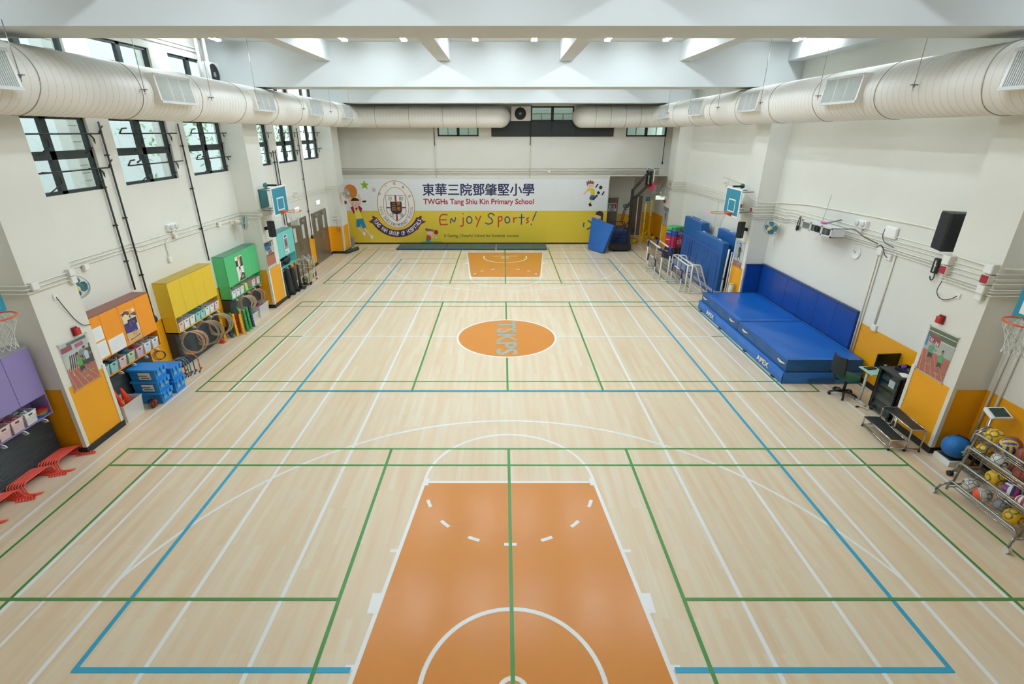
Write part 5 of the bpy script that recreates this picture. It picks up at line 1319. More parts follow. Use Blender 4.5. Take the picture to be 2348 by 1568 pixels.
jbox('red-faced box on the near edge of the nearest right pillar', (XP, -5.13, 3.04), .07, .1, 1, None, True)
jbox('white box above the red-faced box on the near edge of the nearest right pillar', (XP, -5.13, 3.2), .075, .1, 1)
jbox('white box below the red-faced box on the near edge of the nearest right pillar', (XP, -5.13, 2.88), .065, .1, 1)
jbox('metal switch box lowest on the near edge of the nearest right pillar', (XP, -5.1, 2.76), .06, .06, 1)
jbox('red-faced box on the near edge of the middle right pillar', (XP, 2.52, 2.98), .06, .07, 1, None, True)
jbox('red-faced box behind the board on the middle right pillar', (XP, 3.2, 3.0), .06, .07, 1, None, True)
jbox('red-faced box on the farthest right pillar', (XP, 10.08, 3.0), .06, .07, 1, None, True)
jbox('white box on the right wall behind the near hoop, upper one', (XW, -5.75, 2.88), .07, .06, 1)
jbox('white box on the right wall behind the near hoop, lower one', (XW, -5.78, 2.68), .07, .06, 1)
jbox('white socket box at the foot of the pipe beyond the blue mats', (XW, -2.54, 1.26), .07, .04, 1, None, False, 'wall_socket', 'socket')
jbox('white double socket with black plug high on the right wall', (XW, -2.38, 2.72), .06, .04, 1, None, False, 'wall_socket', 'socket')
jbox('white trunking box beside the double socket high on the right wall', (XW, -2.08, 2.78), .08, .04, 1)
jbox('grey metal socket on the nearest left pillar', (-XP, -4.81, 2.66), .045, .012, -1, None, False, 'wall_socket', 'socket')
jbox('grey metal socket on the nearest right pillar', (XP, -4.72, 2.65), .045, .012, 1, None, False, 'wall_socket', 'socket')
def cord(label, P, r=.006, c=BLACK):
    b = MB(); b.tube(round_path(P, .15, 6), r, 6); o = b.build('power_cord', c); tag(o, label, 'cord')
cord('black power cord hanging from the socket on the nearest left pillar', [(-XP+.02, -4.81, 2.66), (-XP+.03, -4.76, 2.5), (-XP+.02, -4.62, 2.2), (-XP+.02, -4.5, 2.05), (-XP+.02, -4.36, 2.03)])
cord('black power cord drooping from the socket on the nearest right pillar', [(XP-.02, -4.72, 2.65), (XP-.03, -4.62, 2.55), (XP-.03, -4.45, 2.5), (XP-.03, -4.32, 2.6), (XP+.05, -4.3, 2.85)])
cord('black flex looped below the conduits near the white box on the right wall', [(XW-.06, -2.0, 2.85), (XW-.08, -2.15, 2.95), (XW-.07, -2.3, 2.75), (XW-.07, -2.38, 2.72)], .008)
def strobe(label, loc, s):
    t = thing('alarm_strobe', label, 'alarm', loc, 0 if s < 0 else PI)
    MB().box(0, .03, -.055, .055, -.075, .075).build('back_box', M('#7c1420', .4), t, bevel=.01); MB().box(.03, .08, -.05, .05, -.065, .055).build('lens', M('#b4181c', .2, var=.2), t, bevel=.015)
strobe('red alarm strobe above the poster on the nearest left pillar', (-XP, -4.69, 2.03), -1)
strobe('red alarm strobe above the poster on the nearest right pillar', (XP, -4.59, 2.2), 1)
strobe('small red alarm strobe at the edge of the farthest left pillar', (-XP, 10.75, 2.15), -1)
strobe('small red alarm strobe on the farthest right pillar', (XP, 10.8, 2.2), 1)
def emlamp(label, loc, s, k=1.0):
    t = thing('emergency_lamp', label, 'emergency light', loc, 0 if s < 0 else PI)
    MB().box(0, .08*k, -.17*k, .17*k, -.08*k, .08*k).build('battery_case', WHITE, t, bevel=.012)
    for y in (-.09, .09):
        MB().lathe([(.055*k, 0), (.06*k, .02), (.05*k, .035), (.0, .03)], (.08*k, y*k, .01), (1, 0, 0), 18).build('lamp_head', M('#d5d7d4', .3), t)
    MB().box(.0, .05, -.05, .05, -.17*k, -.08*k).build('terminal_box', OFFW, t)
emlamp('white twin-headed emergency lamp on the left wall above the yellow cabinet', (-XW, -.75, 3.05), -1)
emlamp('white twin-headed emergency lamp on the right wall above the clock', (XW, -1.36, 3.22), 1)
emlamp('small white twin-headed emergency lamp above the far left door', (-XW, 6.6, 3.0), -1, .8)
emlamp('small white twin-headed emergency lamp beyond the middle right pillar', (XW, 5.95, 3.42), 1, .8)
t = thing('wall_router', 'white wireless box with cable on the right wall', 'router', (XW, -2.25, 3.2), PI)
MB().box(0, .07, -.16, .16, -.12, .12).build('case', WHITE, t, bevel=.03, seg=3); MB().tube(round_path([(.05, -.17, .05), (.05, -.2, -.1), (.05, -.1, -.22), (.05, .2, -.26)], .1), .007, 6).build('cable', BLACK, t)
t = thing('wall_clock', 'round white clock on the right wall above the blue mats', 'clock', (XW, -1.38, 2.6), PI)
MB().lathe([(0, 0), (.135, 0), (.145, .025), (.13, .03), (.125, .02), (0, .02)], axis=(1, 0, 0), n=36).build('case', WHITE, t)
for nm, a, L in (('hour_hand', 2.0, .06), ('minute_hand', 1.2, .09)): MB().tube([(.024, 0, 0), (.024, -math.sin(a)*L, math.cos(a)*L)], .004, 4).build(nm, BLACK, t)
# loudspeakers
def speaker(label, loc, rz, W, D, Hh, tilt=0):
    t = thing('loudspeaker', label, 'speaker', loc, rz)
    m_ = M('#262829', .6, var=.15)
    MB().hexa([(D*.0, -W*.36, 0), (D, -W/2, 0), (D, W/2, 0), (0, W*.36, 0), (0, -W*.36, Hh), (D, -W/2, Hh), (D, W/2, Hh), (0, W*.36, Hh)]).build('cabinet', m_, t, bevel=.012)
    MB().box(D, D+.01, -W*.46, W*.46, .02, Hh-.02).build('grille', M('#1b1d1e', .8, var=.5, scale=200), t, bevel=.006)
    MB().box(-.14, 0, -.03, .03, Hh*.45, Hh*.55).build('bracket', BLACK, t); MB().box(-.16, -.13, -.06, .06, Hh*.4, Hh*.6).build('wall_plate', BLACK, t)
    return t
speaker('small black loudspeaker on the middle left pillar', (-XP+.16, 2.62, 2.18), -.5, .17, .16, .47)
speaker('small black loudspeaker on the middle right pillar', (XP-.16, 2.62, 2.15), PI+.5, .17, .16, .47)
s_ = speaker('large black loudspeaker high on the far side of the nearest right pillar', (7.5, -4.1, 3.24), PI-.3, .36, .32, .62)
t = thing('amplifier_module', 'black wall-hung wireless receiver with white lettering at the nearest right pillar', 'receiver', (XW-.02, -3.55, 2.84), PI)
MB().box(0, .06, -.06, .06, -.13, .14).build('case', BLACK, t, bevel=.015)
b = MB(); b.text('mipro', (.0615, .035, .1), (0, 0, -1), (0, -1, 0), w=.2, h=.055, bold=.03); b.build('lettering', WHITE, t)
MB().tube(round_path([(.03, .02, -.13), (.05, .06, -.2), (.04, .0, -.28), (.03, -.06, -.2)], .05), .01, 6).build('cable_coil', BLACK, t)
# projector in its frame
t = thing('projector_cage', 'white framed projector cage hung on the right wall', 'projector', (7.24, -.57, 2.88), PI)
FW = M('#d9dbda', .4); b = MB(); L, Dp, Hh = .6, .28, .21
for (y0, y1) in ((-L, -L+.04), (-.25, -.2), (.2, .25), (L-.04, L)): b.box(0, .02, y0, y1, 0, Hh)
b.box(0, .02, -L, L, 0, .03); b.box(0, .02, -L, L, Hh-.03, Hh); b.box(-Dp, 0, -L, L, Hh-.012, Hh); b.box(-Dp, 0, -L, L, 0, .012); b.box(-Dp, 0, -L, -L+.012, 0, Hh); b.box(-Dp, 0, L-.012, L, 0, Hh)
b.build('frame', FW, t)
MB().box(-Dp+.02, -.03, -.34, .34, .02, Hh-.03).build('projector_body', M('#6d7173', .4), t, bevel=.02); MB().lathe([(.08, 0), (.08, .035), (.06, .04), (.0, .02)], (-.03, 0, .1), (1, 0, 0), 20).build('lens', M('#15181a', .15), t)
MB().box(-.2, -.1, -.05, .05, Hh, Hh+.04).build('pink_marker', M('#d84fb0', .5), t)
MB().tube([(-.1, .0, Hh), (-.5, .05, Hh+.1)], .015, 6).build('support_arm', GREYP, t); MB().tube([(-.1, .0, Hh+.03), (-.45, -.45, Hh+.6)], .005, 5).build('stay_wire', GREYP, t)
cord('black cable loop from the projector cage along the conduits', [(7.5, -1.1, 3.05), (7.62, -1.3, 3.12), (XW-.05, -1.5, 2.98), (XW-.05, -2.0, 2.92)], .009)
t = thing('wall_microphone', 'small black cable bundle hung left of the projector on the right wall', 'cable', (XW-.03, 1.0, 2.72), PI); MB().tube(round_path([(.0, .02, .3), (.02, .05, .1), (.03, 0, -.1), (.02, -.05, .1), (0, -.02, .3)], .06), .012, 6).build('cable_loop', BLACK, t); MB().box(.0, .05, -.03, .03, -.05, .06).build('plug', BLACK, t)
# window-opener rods of the left wall
def wrod(label, y, z0, z1, crank=True):
    t = thing('window_rod', label, 'window rod', (-XW+.05, y, z0), 0, 'window rods on the left wall')
    MB().cyl((0, 0, 0), (0, 0, z1-z0), .017, n=8).build('rod', BLACK, t)
    for z in (.25*(z1-z0), .55*(z1-z0), .85*(z1-z0)): MB().box(-.05, .02, -.03, .03, z-.012, z+.012).build('bracket', BLACK, t)
    if crank: MB().ball((0, 0, 0), .07, 12, 8, (.8, .8, 1.2)).build('crank_box', BLACK, t)
wrod('black window-opener rod reaching the top of the orange cabinet', -2.43, 2.06, 4.45, False)
wrod('black window-opener rod between the orange and yellow cabinets, with a crank at its foot', -2.12, 1.3, 5.25)
wrod('black window-opener rod between the yellow and green cabinets', .37, 2.0, 5.25, False)
wrod('black window-opener rod past the middle left pillar, nearer one', 5.3, 2.05, 4.5, False)
wrod('black window-opener rod past the middle left pillar, farther one', 5.5, 2.05, 4.5, False)
wrod('black window-opener rod between the two brown double doors', 7.65, 1.2, 5.2)
# ================================================================== RIGHT SIDE: MATS
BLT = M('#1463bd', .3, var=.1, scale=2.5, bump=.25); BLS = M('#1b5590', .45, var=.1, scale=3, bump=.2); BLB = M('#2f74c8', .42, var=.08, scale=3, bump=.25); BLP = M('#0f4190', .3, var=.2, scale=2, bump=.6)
def softmat(name, label, x0, x1, y0, y1, z0, z1, side, top, grp=None, sag=.012, seed=1):
    t = thing(name, label, 'mat', (x0, y0, z0), 0, grp); w, d, h = x1-x0, y1-y0, z1-z0
    rr = random.Random(seed); N, Mv = 14, 22; b = MB()
    def zt(i, j):
        u, v = i/N, j/Mv
        e = min(u, 1-u, v, 1-v)
        return h-sag*math.sin(5*u+seed)*math.sin(7*v+u*3)*min(1, e*6)-(.02 if e == 0 else 0)
    G = [[(w*i/N, d*j/Mv, zt(i, j)) for j in range(Mv+1)] for i in range(N+1)]
    b.m(1)
    for i in range(N):
        for j in range(Mv): b.poly([G[i][j], G[i+1][j], G[i+1][j+1], G[i][j+1]], True)
    b.m(0)
    bw = lambda a: .012*math.sin(9*a+seed)
    for i in range(N):
        for (j, s_) in ((0, -1), (Mv, 1)):
            A, B2 = G[i][j], G[i+1][j]; ma = (A[0], A[1]+s_*(.012+bw(A[0])), h*.5); mb = (B2[0], B2[1]+s_*(.012+bw(B2[0])), h*.5); la, lb = (A[0], A[1], .0), (B2[0], B2[1], .0)
            q = [[A, ma, mb, B2], [ma, la, lb, mb]]
            for f in q: b.poly(f if s_ < 0 else f[::-1])
    for j in range(Mv):
        for (i, s_) in ((0, -1), (N, 1)):
            A, B2 = G[i][j], G[i][j+1]; ma = (A[0]+s_*(.012+bw(A[1])), A[1], h*.5); mb = (B2[0]+s_*(.012+bw(B2[1])), B2[1], h*.5); la, lb = (A[0], A[1], 0), (B2[0], B2[1], 0)
            q = [[B2, mb, ma, A], [mb, lb, la, ma]]
            for f in q: b.poly(f if s_ < 0 else f[::-1])
    b.poly([(0, 0, 0), (0, d, 0), (w, d, 0), (w, 0, 0)])
    b.build('mat_body', [side, top], t)
    p = MB(); p.tube([(0, 0, h-.018), (w, 0, h-.018), (w, d, h-.018), (0, d, h-.018)], .012, 6, closed=True, smooth=False); p.build('piping', side, t)
    return t
HGR = M('#e8e3cf', .6)
base = softmat('landing_mat', 'wide bright blue base mat with white lettering on the floor along the right wall', 5.97, 7.66, -2.68, 2.36, .003, .285, BLB, BLB, None, .0, 3)
for y in (.75, 3.95):           # lettering on the court side
    b = MB(); b.text('APEX', (-.0285, y+.38, .085), (0, -1, 0), (0, 0, 1), w=.56, h=.13, bold=.04); b.build('lettering', HGR, base)
for y in (.35, 1.75, 3.3, 4.75):
    MB().box(-.035, -.0, y-.06, y+.06, .0, .028).build('maroon_grip', M('#5e1f3a', .6), base)
MB().box(.55, 1.15, -.03, -.02, .05, .14).build('mesh_vent', M('#27568c', .8, var=.3, scale=60), base)
for i, (y0, y1, z1, lb, hs) in enumerate(((-2.66, -.27, .575, 'thick blue landing mat on the base mat, nearer of the two', (.18, 1.95)), (-.23, 2.26, .565, 'thick blue landing mat on the base mat, farther of the two with a rumpled end', (.3, 2.2)))):
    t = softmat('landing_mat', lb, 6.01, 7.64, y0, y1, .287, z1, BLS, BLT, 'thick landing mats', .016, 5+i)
    for y in hs: MB().tube([(-.028, y-.14, .17), (-.04, y, .155), (-.028, y+.14, .17)], [.014, .022, .014], 6).build('webbing_handle', HGR, t)
    if i: MB().ball((.2, 2.2, .24), .2, 16, 10, (.9, 1.0, .35)).build('rumpled_fold', BLS, t)
t = thing('wall_pad', 'long dark blue wall pad on the right wall behind the landing mats', 'wall pad', (XW-.015, -2.03, .42), 0, 'dark blue wall pads')
MB().box(-.07, 0, 0, 4.34, 0, 1.0).build('pad_body', BLP, t, bevel=.02)
MB().box(-.085, .005, -.01, 4.35, .985, 1.02).build('top_flap', M('#0f2f66', .45, var=.1), t, bevel=.01)
for k in range(1, 6): MB().box(-.073, -.068, 4.34*k/6-.004, 4.34*k/6+.004, .01, .98).build('seam', M('#0d3270', .5), t)
t = thing('wall_pad', 'short dark blue wall pad on the near face of the middle right pillar', 'wall pad', (7.22, 2.405, .3), 0, 'dark blue wall pads')
MB().box(0, .52, -.07, 0, 0, 1.09).build('pad_body', BLP, t, bevel=.02); MB().box(-.005, .525, -.085, .005, 1.075, 1.11).build('top_flap', M('#0f2f66', .45, var=.1), t, bevel=.01)
# mats standing upright on blue trolleys
BLF = M('#2647a8', .35, var=.05)
def mtrolley(label, x0, x1, y0, y1, zt):
    t = thing('mat_trolley', label, 'trolley', (x0, y0, 0), 0, 'blue mat trolleys'); w, d = x1-x0, y1-y0
    for x in (0, w):
        MB().tube(round_path([(x, .0, .12), (x, 0, zt), (x, d, zt), (x, d, .12)], .15), .019, 8).build('side_frame', BLF, t)
        for k in (1, 2, 3): MB().cyl((x, d*k/4, .12), (x, d*k/4, zt), .013, n=8).build('upright', BLF, t)
    MB().box(-.02, w+.02, -.02, d+.02, .09, .13).build('deck_frame', BLF, t)
    MB().box(.0, w, .0, d, .13, .145).build('deck_board', M('#b9c4d4', .4), t)
    for x in (.03, w-.03):
        for y in (.15, d-.15): MB().cyl((x-.018, y, .045), (x+.018, y, .045), .045, n=16).build('caster', BLACK, t)
    return t
mtrolley('blue tube trolley of upright mats, nearer the landing mats', 6.88, 7.66, 3.62, 6.06, 1.43)
mtrolley('blue tube trolley of upright mats, nearer the coloured boxes', 6.88, 7.66, 6.28, 8.42, 1.43)
def upmat(label, x0, x1, y0, y1, z1, hs):
    t = thing('upright_mat', label, 'mat', (x0, y0, .147), 0, 'blue mats standing upright'); h = z1-.147
    MB().box(0, x1-x0, 0, y1-y0, 0, h).build('mat_body', M('#1d5c9e', .42, var=.1, scale=2.5, bump=.3), t, bevel=.035, seg=3)
    for y in hs: MB().tube([((x1-x0)*.5, y-.12, h+.004), ((x1-x0)*.5-.01, y, h+.02), ((x1-x0)*.5, y+.12, h+.004)], [.012, .02, .012], 6).build('webbing_handle', HGR, t)
upmat('blue upright mat in front, on the nearer trolley', 7.0, 7.22, 3.7, 6.0, 1.76, (.5, 1.95))
upmat('tall blue upright mat at the back of the farther trolley', 7.23, 7.55, 6.33, 8.1, 1.97, (.4, 1.5))
upmat('tall blue upright mat at the back of the nearer trolley', 7.4, 7.62, 3.68, 5.2, 2.0, (.7,))
t = thing('white_pole', 'white pole with a worn sleeve leaning at the end of the mat trolley', 'pole', (7.1, 3.5, 0)); MB().tube([(0, 0, .0), (.0, -.02, .62)], .032, 10).build('worn_sleeve', M('#b9b3ab', .6, var=.4, scale=14), t); MB().tube([(0, -.02, .66), (.02, -.06, 1.62)], .028, 10).build('pole', WHITE, t); MB().cyl((0, -.02, .62), (0, -.02, .66), .02, n=8).build('joint', BLACK, t)
for i, (x, y, h, r, lb) in enumerate(((7.14, 3.33, 1.55, .018, 'thin white pole leaning on the middle right pillar, farther one'), (7.12, 3.15, 1.5, .02, 'thin white pole leaning on the middle right pillar, nearer one'))):
    t = thing('thin_pole', lb, 'pole', (x, y, 0), 0); MB().tube([(0, 0, 0), (.03, 0, h)], r, 8).build('pole', OFFW, t); MB().cyl((0, 0, 0), (0, 0, .04), r*1.3, n=8).build('foot_cap', GREYP, t)
t = thing('cardboard_tube', 'short cream tube standing before the middle right pillar', 'tube', (7.08, 2.78, 0)); MB().lathe([(.075, 0), (.075, .68), (.055, .68), (.055, .02), (0, .02)], n=24).build('tube', M('#dcd8c2', .6), t)
MB().lathe([(.077, .66), (.077, .682), (.06, .682)], n=24).build('rim_band', M('#c9c4ae', .6), t)
# coloured plyometric boxes
rzb = math.atan2(-.6, .8)
ax = Vector((.87, .49, 0)).normalized(); ay = Vector((-.49, .87, 0)).normalized(); NC = Vector((7.14, 8.78, 0))
for i, (z0, z1, c, cn, num, w1, w2) in enumerate(((0.0, .5, '#2a2a2b', 'black', None, .48, .52), (.5, .98, '#c2203a', 'red', '03', .48, .52), (.98, 1.2, '#1f4fa0', 'blue', '02', .48, .52), (1.2, 1.38, '#3fb565', 'green', None, .48, .52))):
    t = thing('jump_box', f'{cn} soft jump box, {("lowest", "second", "third", "topmost")[i]} in the stack by the farthest right pillar', 'box', (NC.x, NC.y, z0), 0, 'stacked soft jump boxes')
    a, b2 = ax*w2, ay*w1; zz = Vector((0, 0, z1-z0-.003))
    P0 = [Vector((0, 0, .001)), a, a+b2, b2]
    P0 = [Vector((p.x, p.y, .001)) for p in P0]
    MB().hexa([*P0, *[p+zz for p in P0]]).build('box_body', M(c, .5, var=.06, scale=3), t, bevel=.015)
    if num:
        g = MB(); o_ = a*.36-ay*.0035+Vector((0, 0, (z1-z0)*.3)); g.text(num, o_, ax, (0, 0, 1), w=.26, h=min(.2, (z1-z0)*.55), bold=.0); g.build('number', WHITE, t)
    g = MB(); o_ = b2*.92-ax*.0035+Vector((0, 0, (z1-z0)*.62))
    for k in range(7): g.box(0, 0, 0, 0, 0, 0) if False else g.poly([o_-ay*(.03*k), o_-ay*(.03*k+.02), o_-ay*(.03*k+.02)+Vector((0, 0, .04)), o_-ay*(.03*k)+Vector((0, 0, .04))])
    q = g.build('side_print', M('#d9d9dd', .5), t); q['kind'] = 'stuff'
    if i == 3:
        for zc in (.05, .1): MB().tube([a*.5-ay*.004+Vector((0, 0, zc)), a*.8-ay*.004+Vector((0, 0, zc))], .012, 6).build('hand_slot', BLACK, t)
# football goals
NETB = M('#3a3d38', .8); NETW = M('#d9dcd8', .8)
def goal(label, x, y0, y1, h, depth, r, corner, netm, cols, white=False):
    t = thing('football_goal', label, 'goal', (x, y0, 0), 0, 'small football goals along the right side'); d = y1-y0; W_ = M('#e8e8e4', .35)
    if not white:
        for y in (0, d): MB().cyl((0, y, 0), (0, y, h-.22), r, n=10).build('post', W_, t)
        MB().cyl((0, .2, h), (0, d-.2, h), r, n=10).build('crossbar', W_, t)
        for y, q in ((0, 1), (d, -1)): MB().tube(round_path([(0, y, h-.26), (0, y, h), (0, y+q*.24, h)], .02), r*1.25, 10).build('corner_sleeve', M(corner, .5), t)
        for y in (0, d): MB().tube([(0, y, r), (depth, y, r)], r*.8, 8).build('ground_bar', W_, t)
        MB().tube([(depth, 0, r), (depth, d, r)], r*.8, 8).build('back_bar', W_, t)
        bt_, bb_ = (0.02, h), (depth, r)
    else:
        for y in (0, d): MB().tube([(0, y, 0), (0, y, h)], r, 10).build('post', W_, t); MB().tube(round_path([(0, y, h), (.26, y, h), (depth, y, r)], .1), r*.9, 10).build('side_frame', W_, t)
        MB().cyl((0, 0, h), (0, d, h), r, n=10).build('crossbar', W_, t); MB().cyl((depth, 0, r), (depth, d, r), r, n=10).build('ground_bar', W_, t)
        for y in (0, d): MB().cyl((0, y, r), (depth, y, r), r*.8, n=8).build('ground_bar', W_, t)
        bt_, bb_ = (.3, h), (depth-.03, r)
    n = MB(); nz, ny = 9, max(8, int(d/(.11 if not white else .15)))
    def np_(u, v): 
        sg = .06*math.sin(PI*v)
        return (bt_[0]*(1-v)+bb_[0]*v-sg, d*u, bt_[1]*(1-v)+bb_[1]*v-sg)
    nr = .0032 if not white else .0014
    for i in range(ny+1): n.tube([np_(i/ny, j/6) for j in range(7)], nr, 3, caps=False)
    for j in range(nz+1): n.tube([np_(i/6, j/nz) for i in range(7)], nr, 3, caps=False)
    for y in (0, d):
        for j in range(1, nz):
            v = j/nz; p = np_(0, v); n.tube([(0.01, y, p[2]), (p[0], y, p[2])], nr, 3, caps=False)
    o = n.build('net', netm, t); o['kind'] = 'stuff'
    return t
goal('tall goal with blue corners and black net, the farther of two', 5.64, 5.42, 7.3, 1.16, .62, .026, '#2d2f7a', NETB, None)
goal('tall goal with blue corners and black net, tucked behind the first', 5.92, 5.40, 7.05, 1.21, .66, .026, '#2d2f7a', NETB, None)
goal('low goal with blue corners standing inside the farther tall goal', 5.57, 5.9, 6.9, .7, .35, .02, '#2d2f7a', NETB, None)
goal('low goal with blue corners standing before the white goals', 5.97, 4.14, 5.16, .72, .45, .02, '#2d2f7a', NETB, None)
goal('plain white tube goal with clear net, nearer the court', 6.06, 3.92, 5.5, .97, .62, .024, None, NETW, None, True)
goal('plain white tube goal with clear net, nearer the mat trolleys', 6.2, 3.88, 5.3, 1.0, .64, .024, None, NETW, None, True)
t = thing('plastic_wrap', 'crumpled clear plastic wrap in the white goals', 'plastic sheet', (6.45, 4.3, .3))
b = MB(); rr = random.Random(4); N = 8; G = [[(.3*i/N+.05*rr.random()+.08*(1-j/N), 1.0*j/N, .55-.5*i/N+.07*rr.random()) for j in range(N+1)] for i in range(N+1)]
for i in range(N):
    for j in range(N): b.poly([G[i][j], G[i+1][j], G[i+1][j+1], G[i][j+1]], True)
b.build('sheet', WRAP, t)
# ================================================================== DESK CORNER
t = thing('office_chair', 'green-seated black swivel chair beside the landing mats', 'chair', (6.98, -3.2, 0), .08)
for k in range(5):
    a = 2*PI*k/5+.3; c, s_ = math.cos(a), math.sin(a)
    MB().tube([(0, 0, .1), (.14*c, .14*s_, .1), (.25*c, .25*s_, .07)], [.028, .024, .018], 8).build('base_leg', BLACK, t)
    MB().cyl((.25*c-.02*s_, .25*s_+.02*c, .03), (.25*c+.02*s_, .25*s_-.02*c, .03), .03, n=12).build('caster', BLACK, t)
MB().cyl((0, 0, .1), (0, 0, .4), .028, n=12).build('gas_column', BLACK, t)
GRS = M('#1c5a40', .8, var=.1, scale=30)
MB().lathe([(0, 0), (.2, .0), (.235, .03), (.22, .065), (0, .075)], (0, 0, .4), n=28).build('seat', GRS, t)
MB().tube(round_path([(-.05, 0, .38), (-.3, 0, .4), (-.3, 0, .62)], .1), .022, 8).build('back_support', BLACK, t)
b = MB(); n = 10
for i in range(n):
    for j in range(6):
        def bp(i, j, o): 
            y = -.19+.38*i/n; z = .54+.38*j/6; k = (2*i/n-1)**2
            return (-.33+.07*k+o-.02*(j/6), y*(1-.12*(j/6)**4), z)
        b.poly([bp(i, j, 0), bp(i, j+1, 0), bp(i+1, j+1, 0), bp(i+1, j, 0)]); b.poly([bp(i, j, .035), bp(i+1, j, .035), bp(i+1, j+1, .035), bp(i, j+1, .035)])
for j in range(6):
    for i in (0, n): b.poly([bp(i, j, 0), bp(i, j, .035), bp(i, j+1, .035), bp(i, j+1, 0)])
for i in range(n): b.poly([bp(i, 6, 0), bp(i, 6, .035), bp(i+1, 6, .035), bp(i+1, 6, 0)]); b.poly([bp(i, 0, 0), bp(i+1, 0, 0), bp(i+1, 0, .035), bp(i, 0, .035)])
b.build('backrest', M('#20282a', .8, var=.2, scale=60), t)
MB().tube([(.1, -.1, .39), (.14, -.27, .34)], .009, 6).build('height_lever', BLACK, t)
t = thing('small_desk', 'small desk with pale green top behind the equipment rack', 'desk', (7.08, -3.68, 0))
MB().box(0, .62, 0, .4, .69, .715).build('tabletop', M('#a9dcc6', .4), t, bevel=.006)
for x in (.06, .56):
    MB().tube(round_path([(x, .2, .68), (x, .2, .04), ], .05), .026, 10).build('leg', M('#c9cbc9', .35), t)
    MB().tube([(x, -.0, .028), (x, .4, .028)], .026, 10).build('foot', M('#c9cbc9', .35), t)
MB().box(.5, .6, .02, .06, .03, .68).build('modesty_bar', GREYP, t)
t = thing('monitor', 'black computer monitor on the small desk', 'monitor', (7.5, -3.42, .715), .08)
MB().box(-.24, .24, -.02, .015, .06, .34).build('screen', M('#0f1213', .3), t, bevel=.008); MB().box(-.03, .03, -.0, .02, 0, .1).build('stand', BLACK, t); MB().box(-.1, .1, -.07, .09, 0, .012).build('foot', BLACK, t); MB().box(-.06, .0, -.0225, -.02, .085, .115).build('paper_tag', WHITE, t)
t = thing('keyboard', 'black keyboard on the small desk', 'keyboard', (7.22, -3.4, .716), .2); MB().box(-.09, .12, -.05, .06, 0, .018).build('case', BLACK, t, bevel=.004)
for k in range(4): MB().box(-.08, .11, -.042+.025*k, -.022+.025*k, .018, .022).build('key_row', DKGREY, t)
t = thing('computer_mouse', 'black mouse on the floor before the equipment rack', 'mouse', (6.98, -3.68, 0)); MB().ball((0, 0, .012), .03, 12, 8, (1.3, .8, .6)).build('shell', BLACK, t); MB().tube([(.03, 0, .012), (.1, -.06, .006), (.1, -.14, .006), (.18, -.1, .006)], .004, 5).build('cable', BLACK, t)
t = thing('equipment_rack', 'black rolling equipment rack with glass door by the nearest right pillar', 'rack', (7.15, -4.27, 0))
RK = M('#2b3032', .45, var=.05)
b = MB(); w, d, h = .55, .55, .93
b.box(0, w, 0, .03, .07, h); b.box(0, w, d-.03, d, .07, h); b.box(w-.02, w, 0, d, .07, h); b.box(0, w, 0, d, .07, .1); b.box(-.01, w+.01, -.01, d+.01, h-.03, h)
b.build('cabinet', RK, t, bevel=.006)
MB().box(.0, .035, .0, .05, .07, h-.03).build('door_stile', RK, t); MB().box(.0, .035, d-.05, d, .07, h-.03).build('door_stile', RK, t)
MB().box(.004, .01, .05, d-.05, .1, h-.04).build('glass_door', GLASS, t)
for k, z in enumerate((.14, .27, .42, .56, .7, .8)):
    MB().box(.06, .4, .05, d-.05, z, z+.09).build('rack_unit', (DKGREY, M('#4a4e50', .4), BLACK)[k % 3], t)
MB().box(.001, .004, .1, .24, .66, .8).build('paper_notice', M('#a8b7b8', .6), t); MB().box(.0, .004, .3, .32, .82, .84).build('red_light', M('#c01f26', .3), t)
for x in (.04, w-.04):
    for y in (.05, d-.05): MB().cyl((x-.015, y, .035), (x+.015, y, .035), .035, n=14).build('caster', BLACK, t)
t = thing('tray', 'navy tray of tape rolls on the equipment rack', 'tray', (7.5, -3.98, .931), .3)
b = MB(); b.box(-.14, .14, -.17, .17, 0, .01)
for (x0, x1, y0, y1) in ((-.14, .14, -.17, -.16), (-.14, .14, .16, .17), (-.14, -.13, -.17, .17), (.13, .14, -.17, .17)): b.box(x0, x1, y0, y1, 0, .06)
b.build('tray_body', M('#161a2c', .4), t)
for x, y, c, cn in ((7.46, -3.88, '#5a3fb0', 'purple'), (7.54, -4.0, '#4a55a8', 'blue'), (7.44, -4.05, '#2a2d30', 'black'), (7.6, -3.95, '#7d8a3c', 'olive')):
    o = MB().lathe([(.02, 0), (.04, 0), (.04, .07), (.02, .07), (.02, 0)], n=20).build('tape_roll', M(c, .4)); o.location = (x, y, .942); tag(o, f'{cn} tape roll in the navy tray on the equipment rack', 'tape roll', 'tape rolls in the navy tray')
t = thing('paper_stack', 'white papers with a red corner on the equipment rack', 'papers', (7.36, -4.16, .931), -.3)
for k in range(3): MB().box(-.13+.02*k, .13, -.09+.015*k, .09+.01*k, .001+.002*k, .0025+.002*k).build('sheet', WHITE, t)
MB().box(.03, .09, .0, .06, .0066, .0072).build('red_print', M('#c5424a', .6), t)
t = thing('remote_control', 'dark calculator-like remote on the papers of the equipment rack', 'remote', (7.42, -4.22, .938), -.6); MB().box(-.03, .03, -.06, .06, 0, .02).build('case', BLACK, t, bevel=.005); MB().box(-.02, .02, -.04, .02, .02, .023).build('keys', GREYP, t)
t = thing('step_stool', 'two-step chrome stool with black treads before the nearest right pillar', 'step stool', (6.55, -5.15, 0), -.09)
TR = M('#1e2426', .5, var=.2, scale=40)
